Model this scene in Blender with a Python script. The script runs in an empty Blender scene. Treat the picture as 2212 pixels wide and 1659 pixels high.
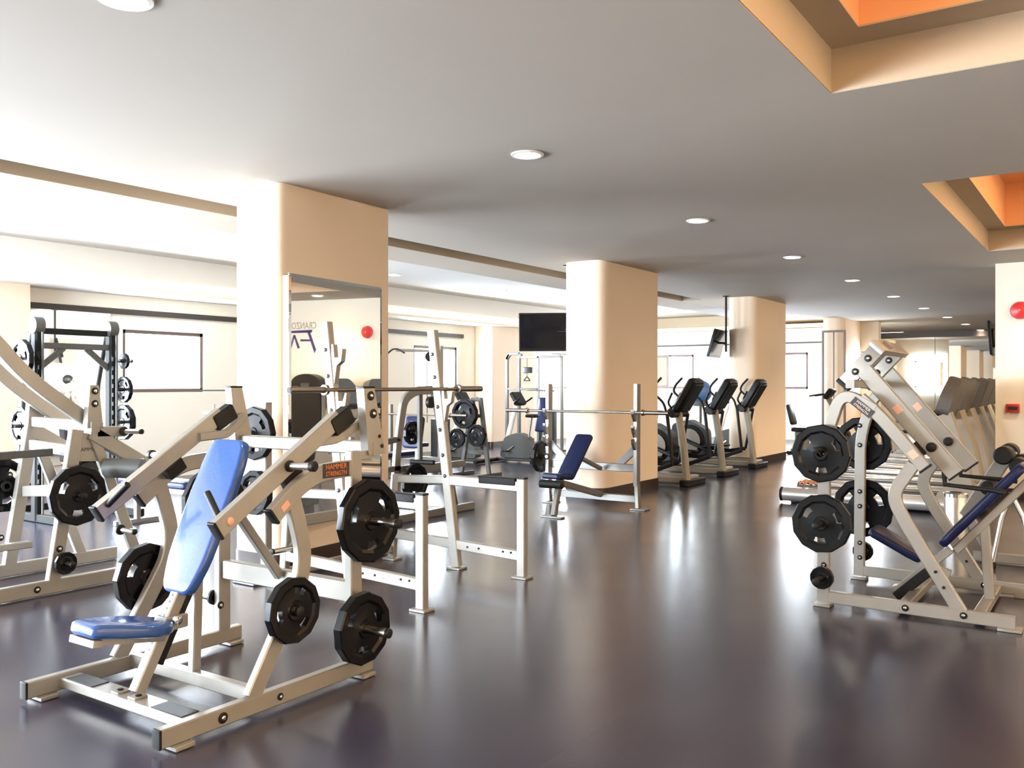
import bpy, math, random
from mathutils import Vector, Matrix
random.seed(7)
S = bpy.context.scene
COL = S.collection
R = math.radians
PI = math.pi

# ---------------------------------------------------------------- camera
YAW = math.atan(1314 / 1935.0)
cam_d = bpy.data.cameras.new('camera')
cam_d.sensor_width = 36.0
cam_d.lens = 36.0 * 1935 / 2212
cam_d.clip_end = 200
cam = bpy.data.objects.new('camera', cam_d)
cam.location = (0, 0, 1.6)
cam.rotation_euler = (PI / 2, 0, YAW)
COL.objects.link(cam)
S.camera = cam

# ---------------------------------------------------------------- world, exposure
S.view_settings.view_transform = 'Standard'
S.view_settings.look = 'None'
S.view_settings.gamma = 1
S.view_settings.use_curve_mapping = False
S.view_settings.exposure = 1.2
try:
    S.cycles.use_denoising = True
    S.cycles.max_bounces = 8
    S.cycles.diffuse_bounces = 5
    S.cycles.glossy_bounces = 5
    S.cycles.transparent_max_bounces = 8
    S.cycles.sample_clamp_indirect = 6
    S.cycles.caustics_reflective = False
    S.cycles.caustics_refractive = False
except Exception:
    pass
W = bpy.data.worlds.new('daylight')
S.world = W
W.use_nodes = True
bg = W.node_tree.nodes['Background']
bg.inputs[0].default_value = (0.86, 0.93, 1.0, 1)
bg.inputs[1].default_value = 3.0


def area(name, loc, rot, sx, sy, power, col):
    d = bpy.data.lights.new(name, 'AREA')
    d.shape = 'RECTANGLE'; d.size = sx; d.size_y = sy
    d.energy = power; d.color = col
    o = bpy.data.objects.new(name, d)
    o.location = loc; o.rotation_euler = rot
    COL.objects.link(o)
    return o


# daylight behind each window (the sky seen through it), facing into the room
DAY = (0.80, 0.895, 1.0)
XW = -13.55                       # left wall, inner face
area('sky_left_near', (XW - .35, 1.3, 1.75), (0, -PI / 2, 0), 3.0, 7.6, 1900, DAY)
area('near_wall_fill', (-9.7, -4.45, 1.75), (PI / 2, 0, 0), 6.6, 3.0, 1700, DAY)  # added daylight from behind the camera, brightens the left wall
area('sky_left_a', (XW - .35, 9.36, 1.98), (0, -PI / 2, 0), 1.1, 1.65, 300, DAY)
area('sky_left_b', (XW - .35, 16.7, 1.98), (0, -PI / 2, 0), 1.1, 1.75, 300, DAY)
area('sky_left_c', (XW - .35, 22.8, 1.98), (0, -PI / 2, 0), 1.1, 1.75, 300, DAY)
area('sky_back_a', (-11.5, 26.15, 2.0), (-PI / 2, 0, 0), 1.5, 1.2, 230, DAY)
area('sky_back_b', (-8.1, 26.15, 2.0), (-PI / 2, 0, 0), 1.6, 1.2, 230, DAY)
area('sky_back_c', (-6.1, 26.15, 2.0), (-PI / 2, 0, 0), 1.2, 1.2, 230, DAY)
# warm lamps hidden in the two ceiling coffers
WARM = (1.0, 0.62, 0.30)
area('coffer_lamp_near', (1.0, 3.0, 4.02), (0, 0, 0), 3.6, 3.2, 60, WARM)
area('coffer_lamp_far', (1.0, 10.6, 4.02), (0, 0, 0), 3.6, 3.4, 60, WARM)
for q_ in range(5):      # added fill lamps, bounced off the unseen right-hand wall
    l_ = bpy.data.lights.new('right_wall_fill', 'SPOT'); l_.energy = 430; l_.color = (1, .74, .46)
    l_.spot_size = R(150); l_.spot_blend = .9; l_.shadow_soft_size = .1
    lo_ = bpy.data.objects.new('right_wall_fill', l_); lo_.location = (4.5, -2.2 + q_ * 3.0, 3.25); lo_.rotation_euler = (0, -R(35), 0)
    COL.objects.link(lo_)
area('rear_fill', (1.4, -1.8, 3.28), (0, 0, 0), 4.0, 2.0, 110, (1, .72, .45))  # fill light added behind the camera to lift the vertical faces

# ---------------------------------------------------------------- materials
def mat(name, col, rough=0.5, metal=0.0, bump=0.0, bscale=60, var=0.0, vscale=6, spec=0.5, emit=None, estr=0, coat=0):
    m = bpy.data.materials.new(name); m.use_nodes = True
    nt = m.node_tree; b = nt.nodes['Principled BSDF']
    b.inputs['Base Color'].default_value = (*col, 1)
    b.inputs['Roughness'].default_value = rough
    b.inputs['Metallic'].default_value = metal
    b.inputs['Specular IOR Level'].default_value = spec
    b.inputs['Coat Weight'].default_value = coat
    if emit:
        b.inputs['Emission Color'].default_value = (*emit, 1)
        b.inputs['Emission Strength'].default_value = estr
    tc = None
    if var or bump:
        tc = nt.nodes.new('ShaderNodeTexCoord')
    if var:
        n = nt.nodes.new('ShaderNodeTexNoise'); n.inputs['Scale'].default_value = vscale
        n.inputs['Detail'].default_value = 4
        nt.links.new(tc.outputs['Object'], n.inputs['Vector'])
        r = nt.nodes.new('ShaderNodeValToRGB')
        r.color_ramp.elements[0].position = .3; r.color_ramp.elements[1].position = .7
        r.color_ramp.elements[0].color = (*[c * (1 - var) for c in col], 1)
        r.color_ramp.elements[1].color = (*[min(1, c * (1 + var)) for c in col], 1)
        nt.links.new(n.outputs['Fac'], r.inputs['Fac'])
        nt.links.new(r.outputs['Color'], b.inputs['Base Color'])
    if bump:
        n2 = nt.nodes.new('ShaderNodeTexNoise'); n2.inputs['Scale'].default_value = bscale
        nt.links.new(tc.outputs['Object'], n2.inputs['Vector'])
        bp = nt.nodes.new('ShaderNodeBump'); bp.inputs['Strength'].default_value = bump
        bp.inputs['Distance'].default_value = .01
        nt.links.new(n2.outputs['Fac'], bp.inputs['Height'])
        nt.links.new(bp.outputs['Normal'], b.inputs['Normal'])
    return m


M = {}
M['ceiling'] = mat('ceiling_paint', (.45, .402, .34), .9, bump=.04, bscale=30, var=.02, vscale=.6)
M['ceiling_bay'] = mat('ceiling_bay_daylit', (.55, .54, .515), .9, var=.02, vscale=.6)  # lighter copy of the ceiling paint, window light put into its colour
M['coffer_in'] = mat('coffer_glow_orange', (.80, .42, .20), .85, var=.02, vscale=1)  # warm lamp glow put into the colour of the inner recess
M['bar_steel'] = mat('bar_steel_brown', (.30, .26, .21), .3, 1.0)  # brown reflections put into the steel colour
M['beam'] = mat('beam_paint_beige', (.42, .36, .28), .85)
M['wall'] = mat('wall_paint_cream', (.90, .845, .73), .8, bump=.05, bscale=40, var=.02, vscale=.8)
M['column'] = mat('column_paint_peach', (.88, .715, .55), .75, bump=.05, bscale=40, var=.02, vscale=.8)
M['offwhite'] = mat('soffit_paint', (.86, .82, .74), .85, var=.02, vscale=1)
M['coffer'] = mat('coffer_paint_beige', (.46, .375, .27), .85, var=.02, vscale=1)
M['slot'] = mat('slot_shade_brown', (.36, .30, .23), .8)  # shade inside the recess put into the lining colour
M['skirting'] = mat('skirting_dark_brown', (.035, .022, .018), .35)
M['darkrail'] = mat('rail_black_brown', (.03, .022, .02), .4)
M['frame_silver'] = mat('powder_coat_silver', (.33, .315, .285), .33, .42, bump=.05, bscale=350, var=.03, vscale=9)
M['frame_mid'] = mat('powder_coat_mid_grey', (.24, .235, .22), .33, .5)
M['frame_grey'] = mat('powder_coat_grey', (.09, .09, .085), .5, .1, spec=.3, bump=.05, bscale=300)
M['frame_dark'] = mat('powder_coat_dark', (.012, .013, .012), .6, .0, spec=.15, bump=.05, bscale=300)
M['alu'] = mat('tube_aluminium', (.62, .61, .60), .3, .6)
M['taupe_dark'] = mat('plastic_taupe_dark', (.065, .056, .047), .5)
M['taupe'] = mat('plastic_taupe', (.27, .24, .19), .45, var=.04)
M['plate'] = mat('rubber_black', (.003, .003, .004), .24, bump=.03, bscale=120, spec=.22)
M['plate_matt'] = mat('rubber_black_worn', (.005, .0055, .006), .36, bump=.05, bscale=90, var=.2, spec=.2)
M['rubber'] = mat('rubber_grip_black', (.008, .0075, .0075), .5, bump=.2, bscale=260, spec=.25)
M['cap'] = mat('plastic_cap_black', (.007, .007, .007), .45, spec=.25)
M['black'] = mat('plastic_black', (.006, .006, .007), .4, spec=.25)
M['screen'] = mat('screen_glass_black', (.006, .006, .008), .08)
M['chrome'] = mat('chrome_steel', (.72, .71, .69), .16, 1.0)
M['steel'] = mat('brushed_steel', (.60, .58, .55), .28, 1.0, bump=.05, bscale=200)
M['blue'] = mat('vinyl_blue', (.024, .08, .29), .24, bump=.05, bscale=60, var=.06, vscale=8, coat=.3)
M['navy'] = mat('vinyl_navy', (.008, .014, .06), .34, bump=.05, bscale=60, spec=.25)
M['bluestitch'] = mat('vinyl_blue_edge', (.012, .03, .13), .35)
M['red'] = mat('plastic_red', (.62, .03, .03), .3)
M['label_red'] = mat('label_orange', (.72, .20, .05), .5)
M['label_white'] = mat('label_pale', (.78, .72, .68), .5)
M['label_pink'] = mat('label_pink', (.80, .45, .33), .5)
M['label_dark'] = mat('label_dark', (.03, .02, .02), .5)
M['sign_blue'] = mat('sign_paint_blue', (.03, .02, .16), .5)
M['sign_grey'] = mat('sign_letters_grey', (.35, .31, .25), .5)
M['logo_grey'] = mat('logo_print_grey', (.35, .35, .36), .5)
M['paper'] = mat('picture_paper', (.55, .42, .26), .6, var=.15, vscale=3)
M['ballblue'] = mat('vinyl_ball_blue', (.07, .16, .34), .35)
M['belt'] = mat('belt_dark', (.03, .03, .03), .7)
M['tan'] = mat('deck_tan', (.50, .36, .24), .5)
M['towel'] = mat('towel_orange', (.62, .25, .12), .9, bump=.5, bscale=40, var=.5, vscale=40)
M['lamp'] = mat('lamp_glow', (1, .9, .75), .5, emit=(1, .86, .66), estr=25)
M['cove'] = mat('cove_glow_yellow', (1, .8, .4), .5, emit=(1, .72, .28), estr=1.3)
M['skin'] = mat('skin', (.55, .33, .22), .5)
M['hair'] = mat('hair_black', (.012, .01, .01), .5)
M['shirt'] = mat('shirt_camouflage', (.24, .20, .16), .9, var=.6, vscale=14)
M['trousers'] = mat('trousers_dark', (.05, .04, .045), .9)
M['shoe'] = mat('shoe_black', (.02, .02, .02), .5)
M['winframe'] = mat('window_frame_bronze', (.12, .09, .08), .4, .3)
M['trim_ring'] = mat('lamp_ring_white', (.8, .75, .68), .5)

mm = bpy.data.materials.new('mirror_silver'); mm.use_nodes = True
b = mm.node_tree.nodes['Principled BSDF']
b.inputs['Base Color'].default_value = (.86, .87, .85, 1); b.inputs['Metallic'].default_value = 1
b.inputs['Roughness'].default_value = .015
M['mirror'] = mm

gl = bpy.data.materials.new('window_glass'); gl.use_nodes = True
nt = gl.node_tree; nt.nodes.clear()
o_ = nt.nodes.new('ShaderNodeOutputMaterial'); mx = nt.nodes.new('ShaderNodeMixShader')
t_ = nt.nodes.new('ShaderNodeBsdfTransparent'); g_ = nt.nodes.new('ShaderNodeBsdfGlossy')
g_.inputs['Roughness'].default_value = .02
lw = nt.nodes.new('ShaderNodeLayerWeight'); lw.inputs['Blend'].default_value = .15
nt.links.new(lw.outputs['Fresnel'], mx.inputs[0])
pw = nt.nodes.new('ShaderNodeMath'); pw.operation = 'POWER'; pw.inputs[1].default_value = 5
nt.links.new(lw.outputs['Facing'], pw.inputs[0]); nt.links.new(pw.outputs[0], mx.inputs[0]); nt.links.new(t_.outputs[0], mx.inputs[1])
nt.links.new(g_.outputs[0], mx.inputs[2]); nt.links.new(mx.outputs[0], o_.inputs[0])
M['glass'] = gl

# floor: dark mauve sheet vinyl with faint seams and scuffs, semi gloss
fm = bpy.data.materials.new('floor_vinyl_mauve'); fm.use_nodes = True
nt = fm.node_tree; b = nt.nodes['Principled BSDF']; b.inputs['Specular IOR Level'].default_value = .34
tc = nt.nodes.new('ShaderNodeTexCoord')
n1 = nt.nodes.new('ShaderNodeTexNoise'); n1.inputs['Scale'].default_value = .9; n1.inputs['Detail'].default_value = 6
n2 = nt.nodes.new('ShaderNodeTexNoise'); n2.inputs['Scale'].default_value = 130; n2.inputs['Detail'].default_value = 2
r1 = nt.nodes.new('ShaderNodeValToRGB')
r1.color_ramp.elements[0].position = .35; r1.color_ramp.elements[1].position = .68
r1.color_ramp.elements[0].color = (.028, .0262, .045, 1); r1.color_ramp.elements[1].color = (.038, .0355, .057, 1)
nt.links.new(tc.outputs['Object'], n1.inputs['Vector']); nt.links.new(tc.outputs['Object'], n2.inputs['Vector'])
nt.links.new(n1.outputs['Fac'], r1.inputs['Fac'])
# welded seams every two metres
sep = nt.nodes.new('ShaderNodeSeparateXYZ'); nt.links.new(tc.outputs['Object'], sep.inputs[0])
md = nt.nodes.new('ShaderNodeMath'); md.operation = 'PINGPONG'; md.inputs[1].default_value = 1.0
nt.links.new(sep.outputs[0], md.inputs[0])
lt = nt.nodes.new('ShaderNodeMath'); lt.operation = 'LESS_THAN'; lt.inputs[1].default_value = .004
nt.links.new(md.outputs[0], lt.inputs[0])
mxc = nt.nodes.new('ShaderNodeMixRGB'); mxc.inputs[2].default_value = (.046, .043, .064, 1)
nt.links.new(lt.outputs[0], mxc.inputs[0]); nt.links.new(r1.outputs[0], mxc.inputs[1])
nt.links.new(mxc.outputs[0], b.inputs['Base Color'])
mr = nt.nodes.new('ShaderNodeMapRange'); mr.inputs[3].default_value = .16; mr.inputs[4].default_value = .30
nt.links.new(n1.outputs['Fac'], mr.inputs[0]); nt.links.new(mr.outputs[0], b.inputs['Roughness'])
bp = nt.nodes.new('ShaderNodeBump'); bp.inputs['Strength'].default_value = .05; bp.inputs['Distance'].default_value = .004
nt.links.new(n2.outputs['Fac'], bp.inputs['Height']); nt.links.new(bp.outputs['Normal'], b.inputs['Normal'])
M['floor'] = fm


# ---------------------------------------------------------------- mesh tools
def V(p):
    return Vector(p)


def ring_offset(pts, d):
    """inset a closed 2D outline by d"""
    n = len(pts); out = []
    area2 = sum(pts[i][0] * pts[(i + 1) % n][1] - pts[(i + 1) % n][0] * pts[i][1] for i in range(n))
    sg = 1 if area2 > 0 else -1
    for i in range(n):
        p = Vector(pts[i - 1]); q = Vector(pts[i]); r = Vector(pts[(i + 1) % n])
        a = (q - p).normalized(); c = (r - q).normalized()
        n1 = Vector((-a.y, a.x)) * sg; n2 = Vector((-c.y, c.x)) * sg
        m = (n1 + n2)
        if m.length < 1e-6:
            m = n1
        m.normalize()
        k = d / max(.5, m.dot(n1))
        out.append((q.x + m.x * k, q.y + m.y * k))
    return out


def round_poly(pts, r, seg=4):
    """round the corners of a 2D outline; r may be a list"""
    n = len(pts); out = []
    for i in range(n):
        p = Vector(pts[i - 1]); q = Vector(pts[i]); s = Vector(pts[(i + 1) % n])
        rr = r[i] if isinstance(r, (list, tuple)) else r
        a = (p - q); c = (s - q)
        d = min(rr, a.length * .49, c.length * .49)
        if d < 1e-5:
            out.append((q.x, q.y)); continue
        A = q + a.normalized() * d; B = q + c.normalized() * d
        for k in range(seg + 1):
            t = k / seg
            w = (1 - t) ** 2 * A + 2 * t * (1 - t) * q + t * t * B
            out.append((w.x, w.y))
    return out


class MB:
    def __init__(s):
        s.v = []; s.f = []

    def add(s, vs, fs):
        o = len(s.v)
        s.v += [tuple(v) for v in vs]
        s.f += [tuple(i + o for i in f) for f in fs]
        return s

    def loft(s, rings, cap=True, closed=False):
        n = len(rings[0]); vs = [p for r in rings for p in r]; fs = []
        m = len(rings)
        for j in range(m if closed else m - 1):
            a = j * n; b2 = ((j + 1) % m) * n
            for i in range(n):
                k = (i + 1) % n
                fs.append((a + i, a + k, b2 + k, b2 + i))
        if cap and not closed:
            fs.append(tuple(reversed(range(n)))); fs.append(tuple(range((m - 1) * n, m * n)))
        return s.add(vs, fs)

    def box(s, a, c, bev=0.0):
        x0, y0, z0 = [min(a[i], c[i]) for i in range(3)]; x1, y1, z1 = [max(a[i], c[i]) for i in range(3)]
        if bev <= 0:
            return s.add([(x0, y0, z0), (x1, y0, z0), (x1, y1, z0), (x0, y1, z0), (x0, y0, z1), (x1, y0, z1), (x1, y1, z1), (x0, y1, z1)],
                         [(0, 3, 2, 1), (4, 5, 6, 7), (0, 1, 5, 4), (1, 2, 6, 5), (2, 3, 7, 6), (3, 0, 4, 7)])
        bev = min(bev, (x1 - x0) * .45, (y1 - y0) * .45, (z1 - z0) * .45)
        o = round_poly([(x0, y0), (x1, y0), (x1, y1), (x0, y1)], bev, 2)
        i_ = ring_offset(o, bev * .6)
        return s.loft([[(p[0], p[1], z0) for p in i_], [(p[0], p[1], z0 + bev * .6) for p in o],
                       [(p[0], p[1], z1 - bev * .6) for p in o], [(p[0], p[1], z1) for p in i_]])

    def obox(s, c, u, v, w, su, sv, sw, bev=0.0):
        """oriented box; c centre, u v w axes, sizes"""
        t = MB().box((-su / 2, -sv / 2, -sw / 2), (su / 2, sv / 2, sw / 2), bev)
        u, v, w, c = V(u).normalized(), V(v).normalized(), V(w).normalized(), V(c)
        return s.add([c + u * p[0] + v * p[1] + w * p[2] for p in t.v], t.f)

    def bar(s, path, side, w, h, bev=.006):
        """rectangular tube along a planar path; side = constant width direction"""
        P = [V(p) for p in path]; side = V(side).normalized()
        prof = round_poly([(-w / 2, -h / 2), (w / 2, -h / 2), (w / 2, h / 2), (-w / 2, h / 2)], bev, 1)
        rings = []
        for i, p in enumerate(P):
            if i == 0: t = P[1] - P[0]; k = 1
            elif i == len(P) - 1: t = P[-1] - P[-2]; k = 1
            else:
                a = (P[i] - P[i - 1]).normalized(); c = (P[i + 1] - P[i]).normalized()
                t = a + c; k = 1 / max(.5, t.normalized().dot(a))
            t.normalize()
            sd = (side - t * side.dot(t)).normalized(); up = sd.cross(t)
            rings.append([p + sd * q[0] + up * q[1] * k for q in prof])
        return s.loft(rings)

    def tube(s, path, r, seg=12, cap=True):
        P = [V(p) for p in path]; rings = []
        t = (P[1] - P[0]).normalized()
        n = t.orthogonal().normalized()
        for i, p in enumerate(P):
            if i == 0: t2 = (P[1] - P[0])
            elif i == len(P) - 1: t2 = P[-1] - P[-2]
            else: t2 = (P[i + 1] - P[i]).normalized() + (P[i] - P[i - 1]).normalized()
            t2.normalize()
            n = (n - t2 * n.dot(t2)).normalized(); bn = t2.cross(n)
            rr = r[i] if isinstance(r, (list, tuple)) else r
            rings.append([p + (n * math.cos(2 * PI * k / seg) + bn * math.sin(2 * PI * k / seg)) * rr for k in range(seg)])
        return s.loft(rings, cap)

    def lathe(s, c, axis, prof, seg=24):
        """prof: list of (radius, height along axis)"""
        c = V(c); a = V(axis).normalized(); n = a.orthogonal().normalized(); bn = a.cross(n)
        rings = [[c + a * h + (n * math.cos(2 * PI * k / seg) + bn * math.sin(2 * PI * k / seg)) * max(r, 1e-4) for k in range(seg)] for r, h in prof]
        return s.loft(rings)

    def prism(s, poly, o, u, v, d):
        """poly 2D in frame (o,u,v) extruded along d vector"""
        o, u, v, d = V(o), V(u), V(v), V(d)
        a = [o + u * p[0] + v * p[1] for p in poly]
        return s.loft([a, [p + d for p in a]])

    def pad(s, poly, o, u, v, th, r):
        """upholstered pad: outline poly in frame (o,u,v), thickness th towards u x v, soft edge r"""
        o, u, v = V(o), V(u).normalized(), V(v).normalized(); n = u.cross(v)
        rings = []
        q = 5
        for k in range(q + 1):
            a = k / q * PI / 2
            rings.append((ring_offset(poly, r * (1 - math.sin(a))), r * (1 - math.cos(a)) * .9))
        for k in range(q + 1):
            a = PI / 2 - k / q * PI / 2
            rings.append((ring_offset(poly, r * (1 - math.sin(a))), th - r * (1 - math.cos(a)) * .9))
        inner = ring_offset(poly, r * 1.22); rings.append((inner, th + r * .10))
        return s.loft([[o + u * p[0] + v * p[1] + n * h for p in rg] for rg, h in rings])

    def ball(s, c, r, seg=16, rings=10, sc=(1, 1, 1)):
        c = V(c); rr = []
        for j in range(rings + 1):
            a = -PI / 2 + PI * j / rings
            rr.append([c + Vector((r * sc[0] * max(math.cos(a), .001) * math.cos(2 * PI * k / seg), r * sc[1] * max(math.cos(a), .001) * math.sin(2 * PI * k / seg), r * sc[2] * math.sin(a))) for k in range(seg)])
        return s.loft(rr)

    def text(s, txt, o, u, v, size, depth=.002, align='CENTER', stretch=1.0):
        cu = bpy.data.curves.new('t', 'FONT'); cu.body = txt; cu.size = size; cu.extrude = depth
        cu.align_x = align; cu.align_y = 'CENTER'; cu.resolution_u = 2
        ob = bpy.data.objects.new('t', cu); COL.objects.link(ob)
        dg = bpy.context.evaluated_depsgraph_get(); me = bpy.data.meshes.new_from_object(ob.evaluated_get(dg))
        o, u, v = V(o), V(u).normalized(), V(v).normalized(); n = u.cross(v)
        s.add([o + u * p.co.x * stretch + v * p.co.y + n * (p.co.z + depth) for p in me.vertices], [tuple(p.vertices) for p in me.polygons])
        bpy.data.objects.remove(ob); bpy.data.curves.remove(cu); bpy.data.meshes.remove(me)
        return s


def link_mesh(name, mb, m, parent=None, origin=(0, 0, 0), smooth=True):
    me = bpy.data.meshes.new(name)
    ox, oy, oz = origin
    me.from_pydata([(x - ox, y - oy, z - oz) for x, y, z in mb.v], [], mb.f)
    me.validate(); me.update()
    me.materials.append(M[m] if isinstance(m, str) else m)
    if smooth:
        me.polygons.foreach_set('use_smooth', [True] * len(me.polygons))
        me.set_sharp_from_angle(angle=R(33))
    o = bpy.data.objects.new(name, me)
    COL.objects.link(o)
    if parent: o.parent = parent
    return o


ORG = {}


def thing(name, label, cat, loc, group=None):
    """an Empty at the base of a thing; its parts are given in world coordinates for this placement"""
    o = bpy.data.objects.new(name, None); o.empty_display_size = .1
    o.location = loc; COL.objects.link(o); ORG[o.name] = tuple(loc)
    o['label'] = label; o['category'] = cat
    if group: o['group'] = group
    return o


def org(p):
    while p.parent: p = p.parent
    return ORG[p.name]


def part(name, mb, m, parent, label=None):
    o = link_mesh(name, mb, m, parent, org(parent))
    if label: o['label'] = label
    return o


def solo(name, mb, m, label, cat, loc, group=None):
    """a thing that is one mesh; loc is its base"""
    o = link_mesh(name, mb, m, None, loc)
    o.location = loc; ORG[o.name] = tuple(loc)
    o['label'] = label; o['category'] = cat
    if group: o['group'] = group
    return o


def struct(name, mb, m, smooth=False):
    o = link_mesh(name, mb, m, None, (0, 0, 0), smooth)
    o['kind'] = 'structure'
    return o


def copy_tree(o, parent=None):
    c = o.copy(); COL.objects.link(c)
    if parent: c.parent = parent
    for ch in list(o.children):
        copy_tree(ch, c)
    return c


def dup(o, loc, rotz, label, group=None):
    c = copy_tree(o); c.location = loc; c.rotation_euler = (0, 0, rotz); c['label'] = label
    if group: c['group'] = group
    ORG[c.name] = tuple(loc)
    return c

# ================================================================ THE ROOM
ZC = 3.31                # main ceiling
XC = -5.92               # face of the columns towards the aisle
XR, YN, YF = 5.2, -4.1, 31.9
YB = 25.8                # back wall of the side bay

struct('floor', MB().box((XW - .3, YN - .3, -.12), (XR + .3, YF + .3, 0)), 'floor')

# main ceiling with two stepped coffers (built as strips round the openings)
cm = MB()
cof = [(-1.41, .65, 3.5, 5.42), (-1.41, 8.28, 3.5, 13.0)]
TH = .10


def slab(mb, x0, y0, x1, y1, z=ZC, th=TH):
    mb.box((x0, y0, z), (x1, y1, z + th))


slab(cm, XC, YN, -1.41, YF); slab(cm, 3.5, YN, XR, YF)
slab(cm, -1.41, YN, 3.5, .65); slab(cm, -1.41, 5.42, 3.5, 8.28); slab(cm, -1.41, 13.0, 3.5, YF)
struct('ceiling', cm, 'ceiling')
for n, (x0, y0, x1, y1) in enumerate(cof):
    t = MB(); th = .06
    zs = [ZC + TH, 3.57]
    # outer upstand
    x0 += .004; y0 += .004; x1 -= .004; y1 -= .004
    ZB = ZC + .003
    t.box((x0 - th, y0 - th, ZB), (x0, y1 + th, 3.57)); t.box((x1, y0 - th, ZB), (x1 + th, y1 + th, 3.57))
    t.box((x0, y0 - th, ZB), (x1, y0, 3.57)); t.box((x0, y1, ZB), (x1, y1 + th, 3.57))
    # ledge soffit
    ix0, iy0, ix1, iy1 = x0 + .21, y0 + .25, x1 - .21, y1 - .25
    t.box((x0 - th, y0 - th, 3.57), (ix0, y1 + th, 3.58)); t.box((ix1, y0 - th, 3.57), (x1 + th, y1 + th, 3.58))
    t.box((ix0, y0 - th, 3.57), (ix1, iy0, 3.58)); t.box((ix0, iy1, 3.57), (ix1, y1 + th, 3.58))
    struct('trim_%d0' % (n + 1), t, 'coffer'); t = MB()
    t.box((ix0 - th, iy0 - th, 3.58), (ix0, iy1 + th, 4.1)); t.box((ix1, iy0 - th, 3.58), (ix1 + th, iy1 + th, 4.1))
    t.box((ix0, iy0 - th, 3.58), (ix1, iy0, 4.1)); t.box((ix0, iy1, 3.58), (ix1, iy1 + th, 4.1))
    t.box((ix0 - th, iy0 - th, 4.1), (ix1 + th, iy1 + th, 4.16))
    struct('trim_%d' % (n + 1), t, 'coffer_in')

# side bay ceiling: flat band, recessed slot, beam, raised part, soffit along the windows
t = MB()
slab(t, -7.10, YN, XC - .02, YF, ZC + .015)
slab(t, -7.55, 17.4, -7.10, YF, ZC + .015)
struct('ceiling_band', t, 'ceiling')
struct('ceiling_beam', MB().box((-8.41, YN, ZC + .015), (-7.55, 19.5, ZC + .115)), 'beam')
t = MB()
slab(t, -8.35, 19.51, -7.55, YF, ZC + .015)
slab(t, XW - .3, YN, -8.41, YB + .3, 3.64)
struct('ceiling_side', t, 'ceiling_bay')
t = MB(); t.box((-8.41, YN, ZC + .12), (-8.35, YB, 3.74))
t.box((-7.61, YN, ZC + .02), (-7.545, 17.4, 3.62)); t.box((-7.105, YN, ZC + .02), (-7.04, 17.4, 3.62)); t.box((-7.61, YN, 3.62), (-7.04, 17.4, 3.66))
t.box((-7.61, 17.395, ZC + .02), (-7.04, 17.46, 3.66))
struct('trim_3', t, 'slot')
t = MB(); t.box((XW - .3, YN, 3.05), (-12.7, YB, 3.10)); t.box((-12.76, YN, 3.10), (-12.7, YB, 3.64))
t.box((-12.7, 24.6, 3.05), (-6.4, YB, 3.12))
struct('trim_4', t, 'offwhite')


def wall_holes(axis, pos, th, a0, a1, z0, z1, holes, sign):
    """wall with rectangular openings; axis 'x' = wall plane x=pos running along y"""
    t = MB(); hs = sorted(holes)
    def bx(p0, p1, q0, q1):
        if axis == 'x': t.box((pos, p0, q0), (pos + sign * th, p1, q1))
        else: t.box((p0, pos, q0), (p1, pos + sign * th, q1))
    cur = a0
    for h0, h1, hz0, hz1 in hs:
        if h0 > cur: bx(cur, h0, z0, z1)
        if hz0 > z0: bx(h0, h1, z0, hz0)
        bx(h0, h1, hz1, z1); cur = h1
    if cur < a1: bx(cur, a1, z0, z1)
    return t


WL = [(-2.5, 5.1, .35, 2.75), (8.58, 10.15, 1.46, 2.50), (15.9, 17.55, 1.46, 2.50), (22.0, 23.6, 1.46, 2.50)]
struct('wall_left', wall_holes('x', XW, .3, YN - .3, YF, 0, 3.75, WL, -1), 'wall')
WN = [(-12.9, -6.5, .35, 2.75)]  # unseen window added to let daylight onto the left wall
struct('wall_near', wall_holes('y', YN, .3, XW, XR, 0, 3.75, WN, -1), 'wall')
WBK = [(-12.2, -10.8, 1.46, 2.5), (-8.9, -7.35, 1.46, 2.5), (-6.65, -5.5, 1.46, 2.5)]
struct('wall_back', wall_holes('y', YB, .3, XW, -5.45, 0, 3.75, WBK, 1), 'wall')
struct('wall_far', MB().box((-7.5, YF, 0), (XR, YF + .3, ZC)), 'wall')
struct('wall_return', MB().box((-7.45, YB + .3, 0), (-7.28, YF, ZC)), 'column')
struct('wall_right', MB().box((XR, YN, 0), (XR + .3, YF, ZC)), 'wall')
struct('wall_alarm', MB().box((-1.47, 14.4, 0), (XR, 14.75, ZC)), 'wall')
struct('baseboard_alarm', MB().box((-1.485, 14.385, 0), (XR, 14.4, .13)), 'skirting')

k = 0


def window(axis, pos, h, sign, mull=True):
    """frame, mullion and pane in an opening"""
    global k
    k += 1
    a0, a1, z0, z1 = h; f = .06
    t = MB(); g = MB(); d0, d1 = pos + sign * .03, pos + sign * .10
    def bx(mb, p0, p1, q0, q1, e0=d0, e1=d1):
        if axis == 'x': mb.box((e0, p0, q0), (e1, p1, q1))
        else: mb.box((p0, e0, q0), (p1, e1, q1))
    bx(t, a0, a1, z0, z0 + f); bx(t, a0, a1, z1 - f, z1); bx(t, a0, a0 + f, z0, z1); bx(t, a1 - f, a1, z0, z1)
    n = max(1, round((a1 - a0) / 1.6)) if a1 - a0 > 2 else 1
    for i in range(1, n):
        c = a0 + (a1 - a0) * i / n
        bx(t, c - .03, c + .03, z0, z1)
    o = struct('window_%d' % k, t, 'winframe')
    bx(g, a0 + f, a1 - f, z0 + f, z1 - f, pos + sign * .06, pos + sign * .066)
    p = link_mesh('window_pane', g, 'glass', o, smooth=False); p['label'] = 'clear window glass'


for h in WL: window('x', XW, h, -1)
for h in WN: window('y', YN, h, -1)
for h in WBK: window('y', YB, h, 1)


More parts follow.
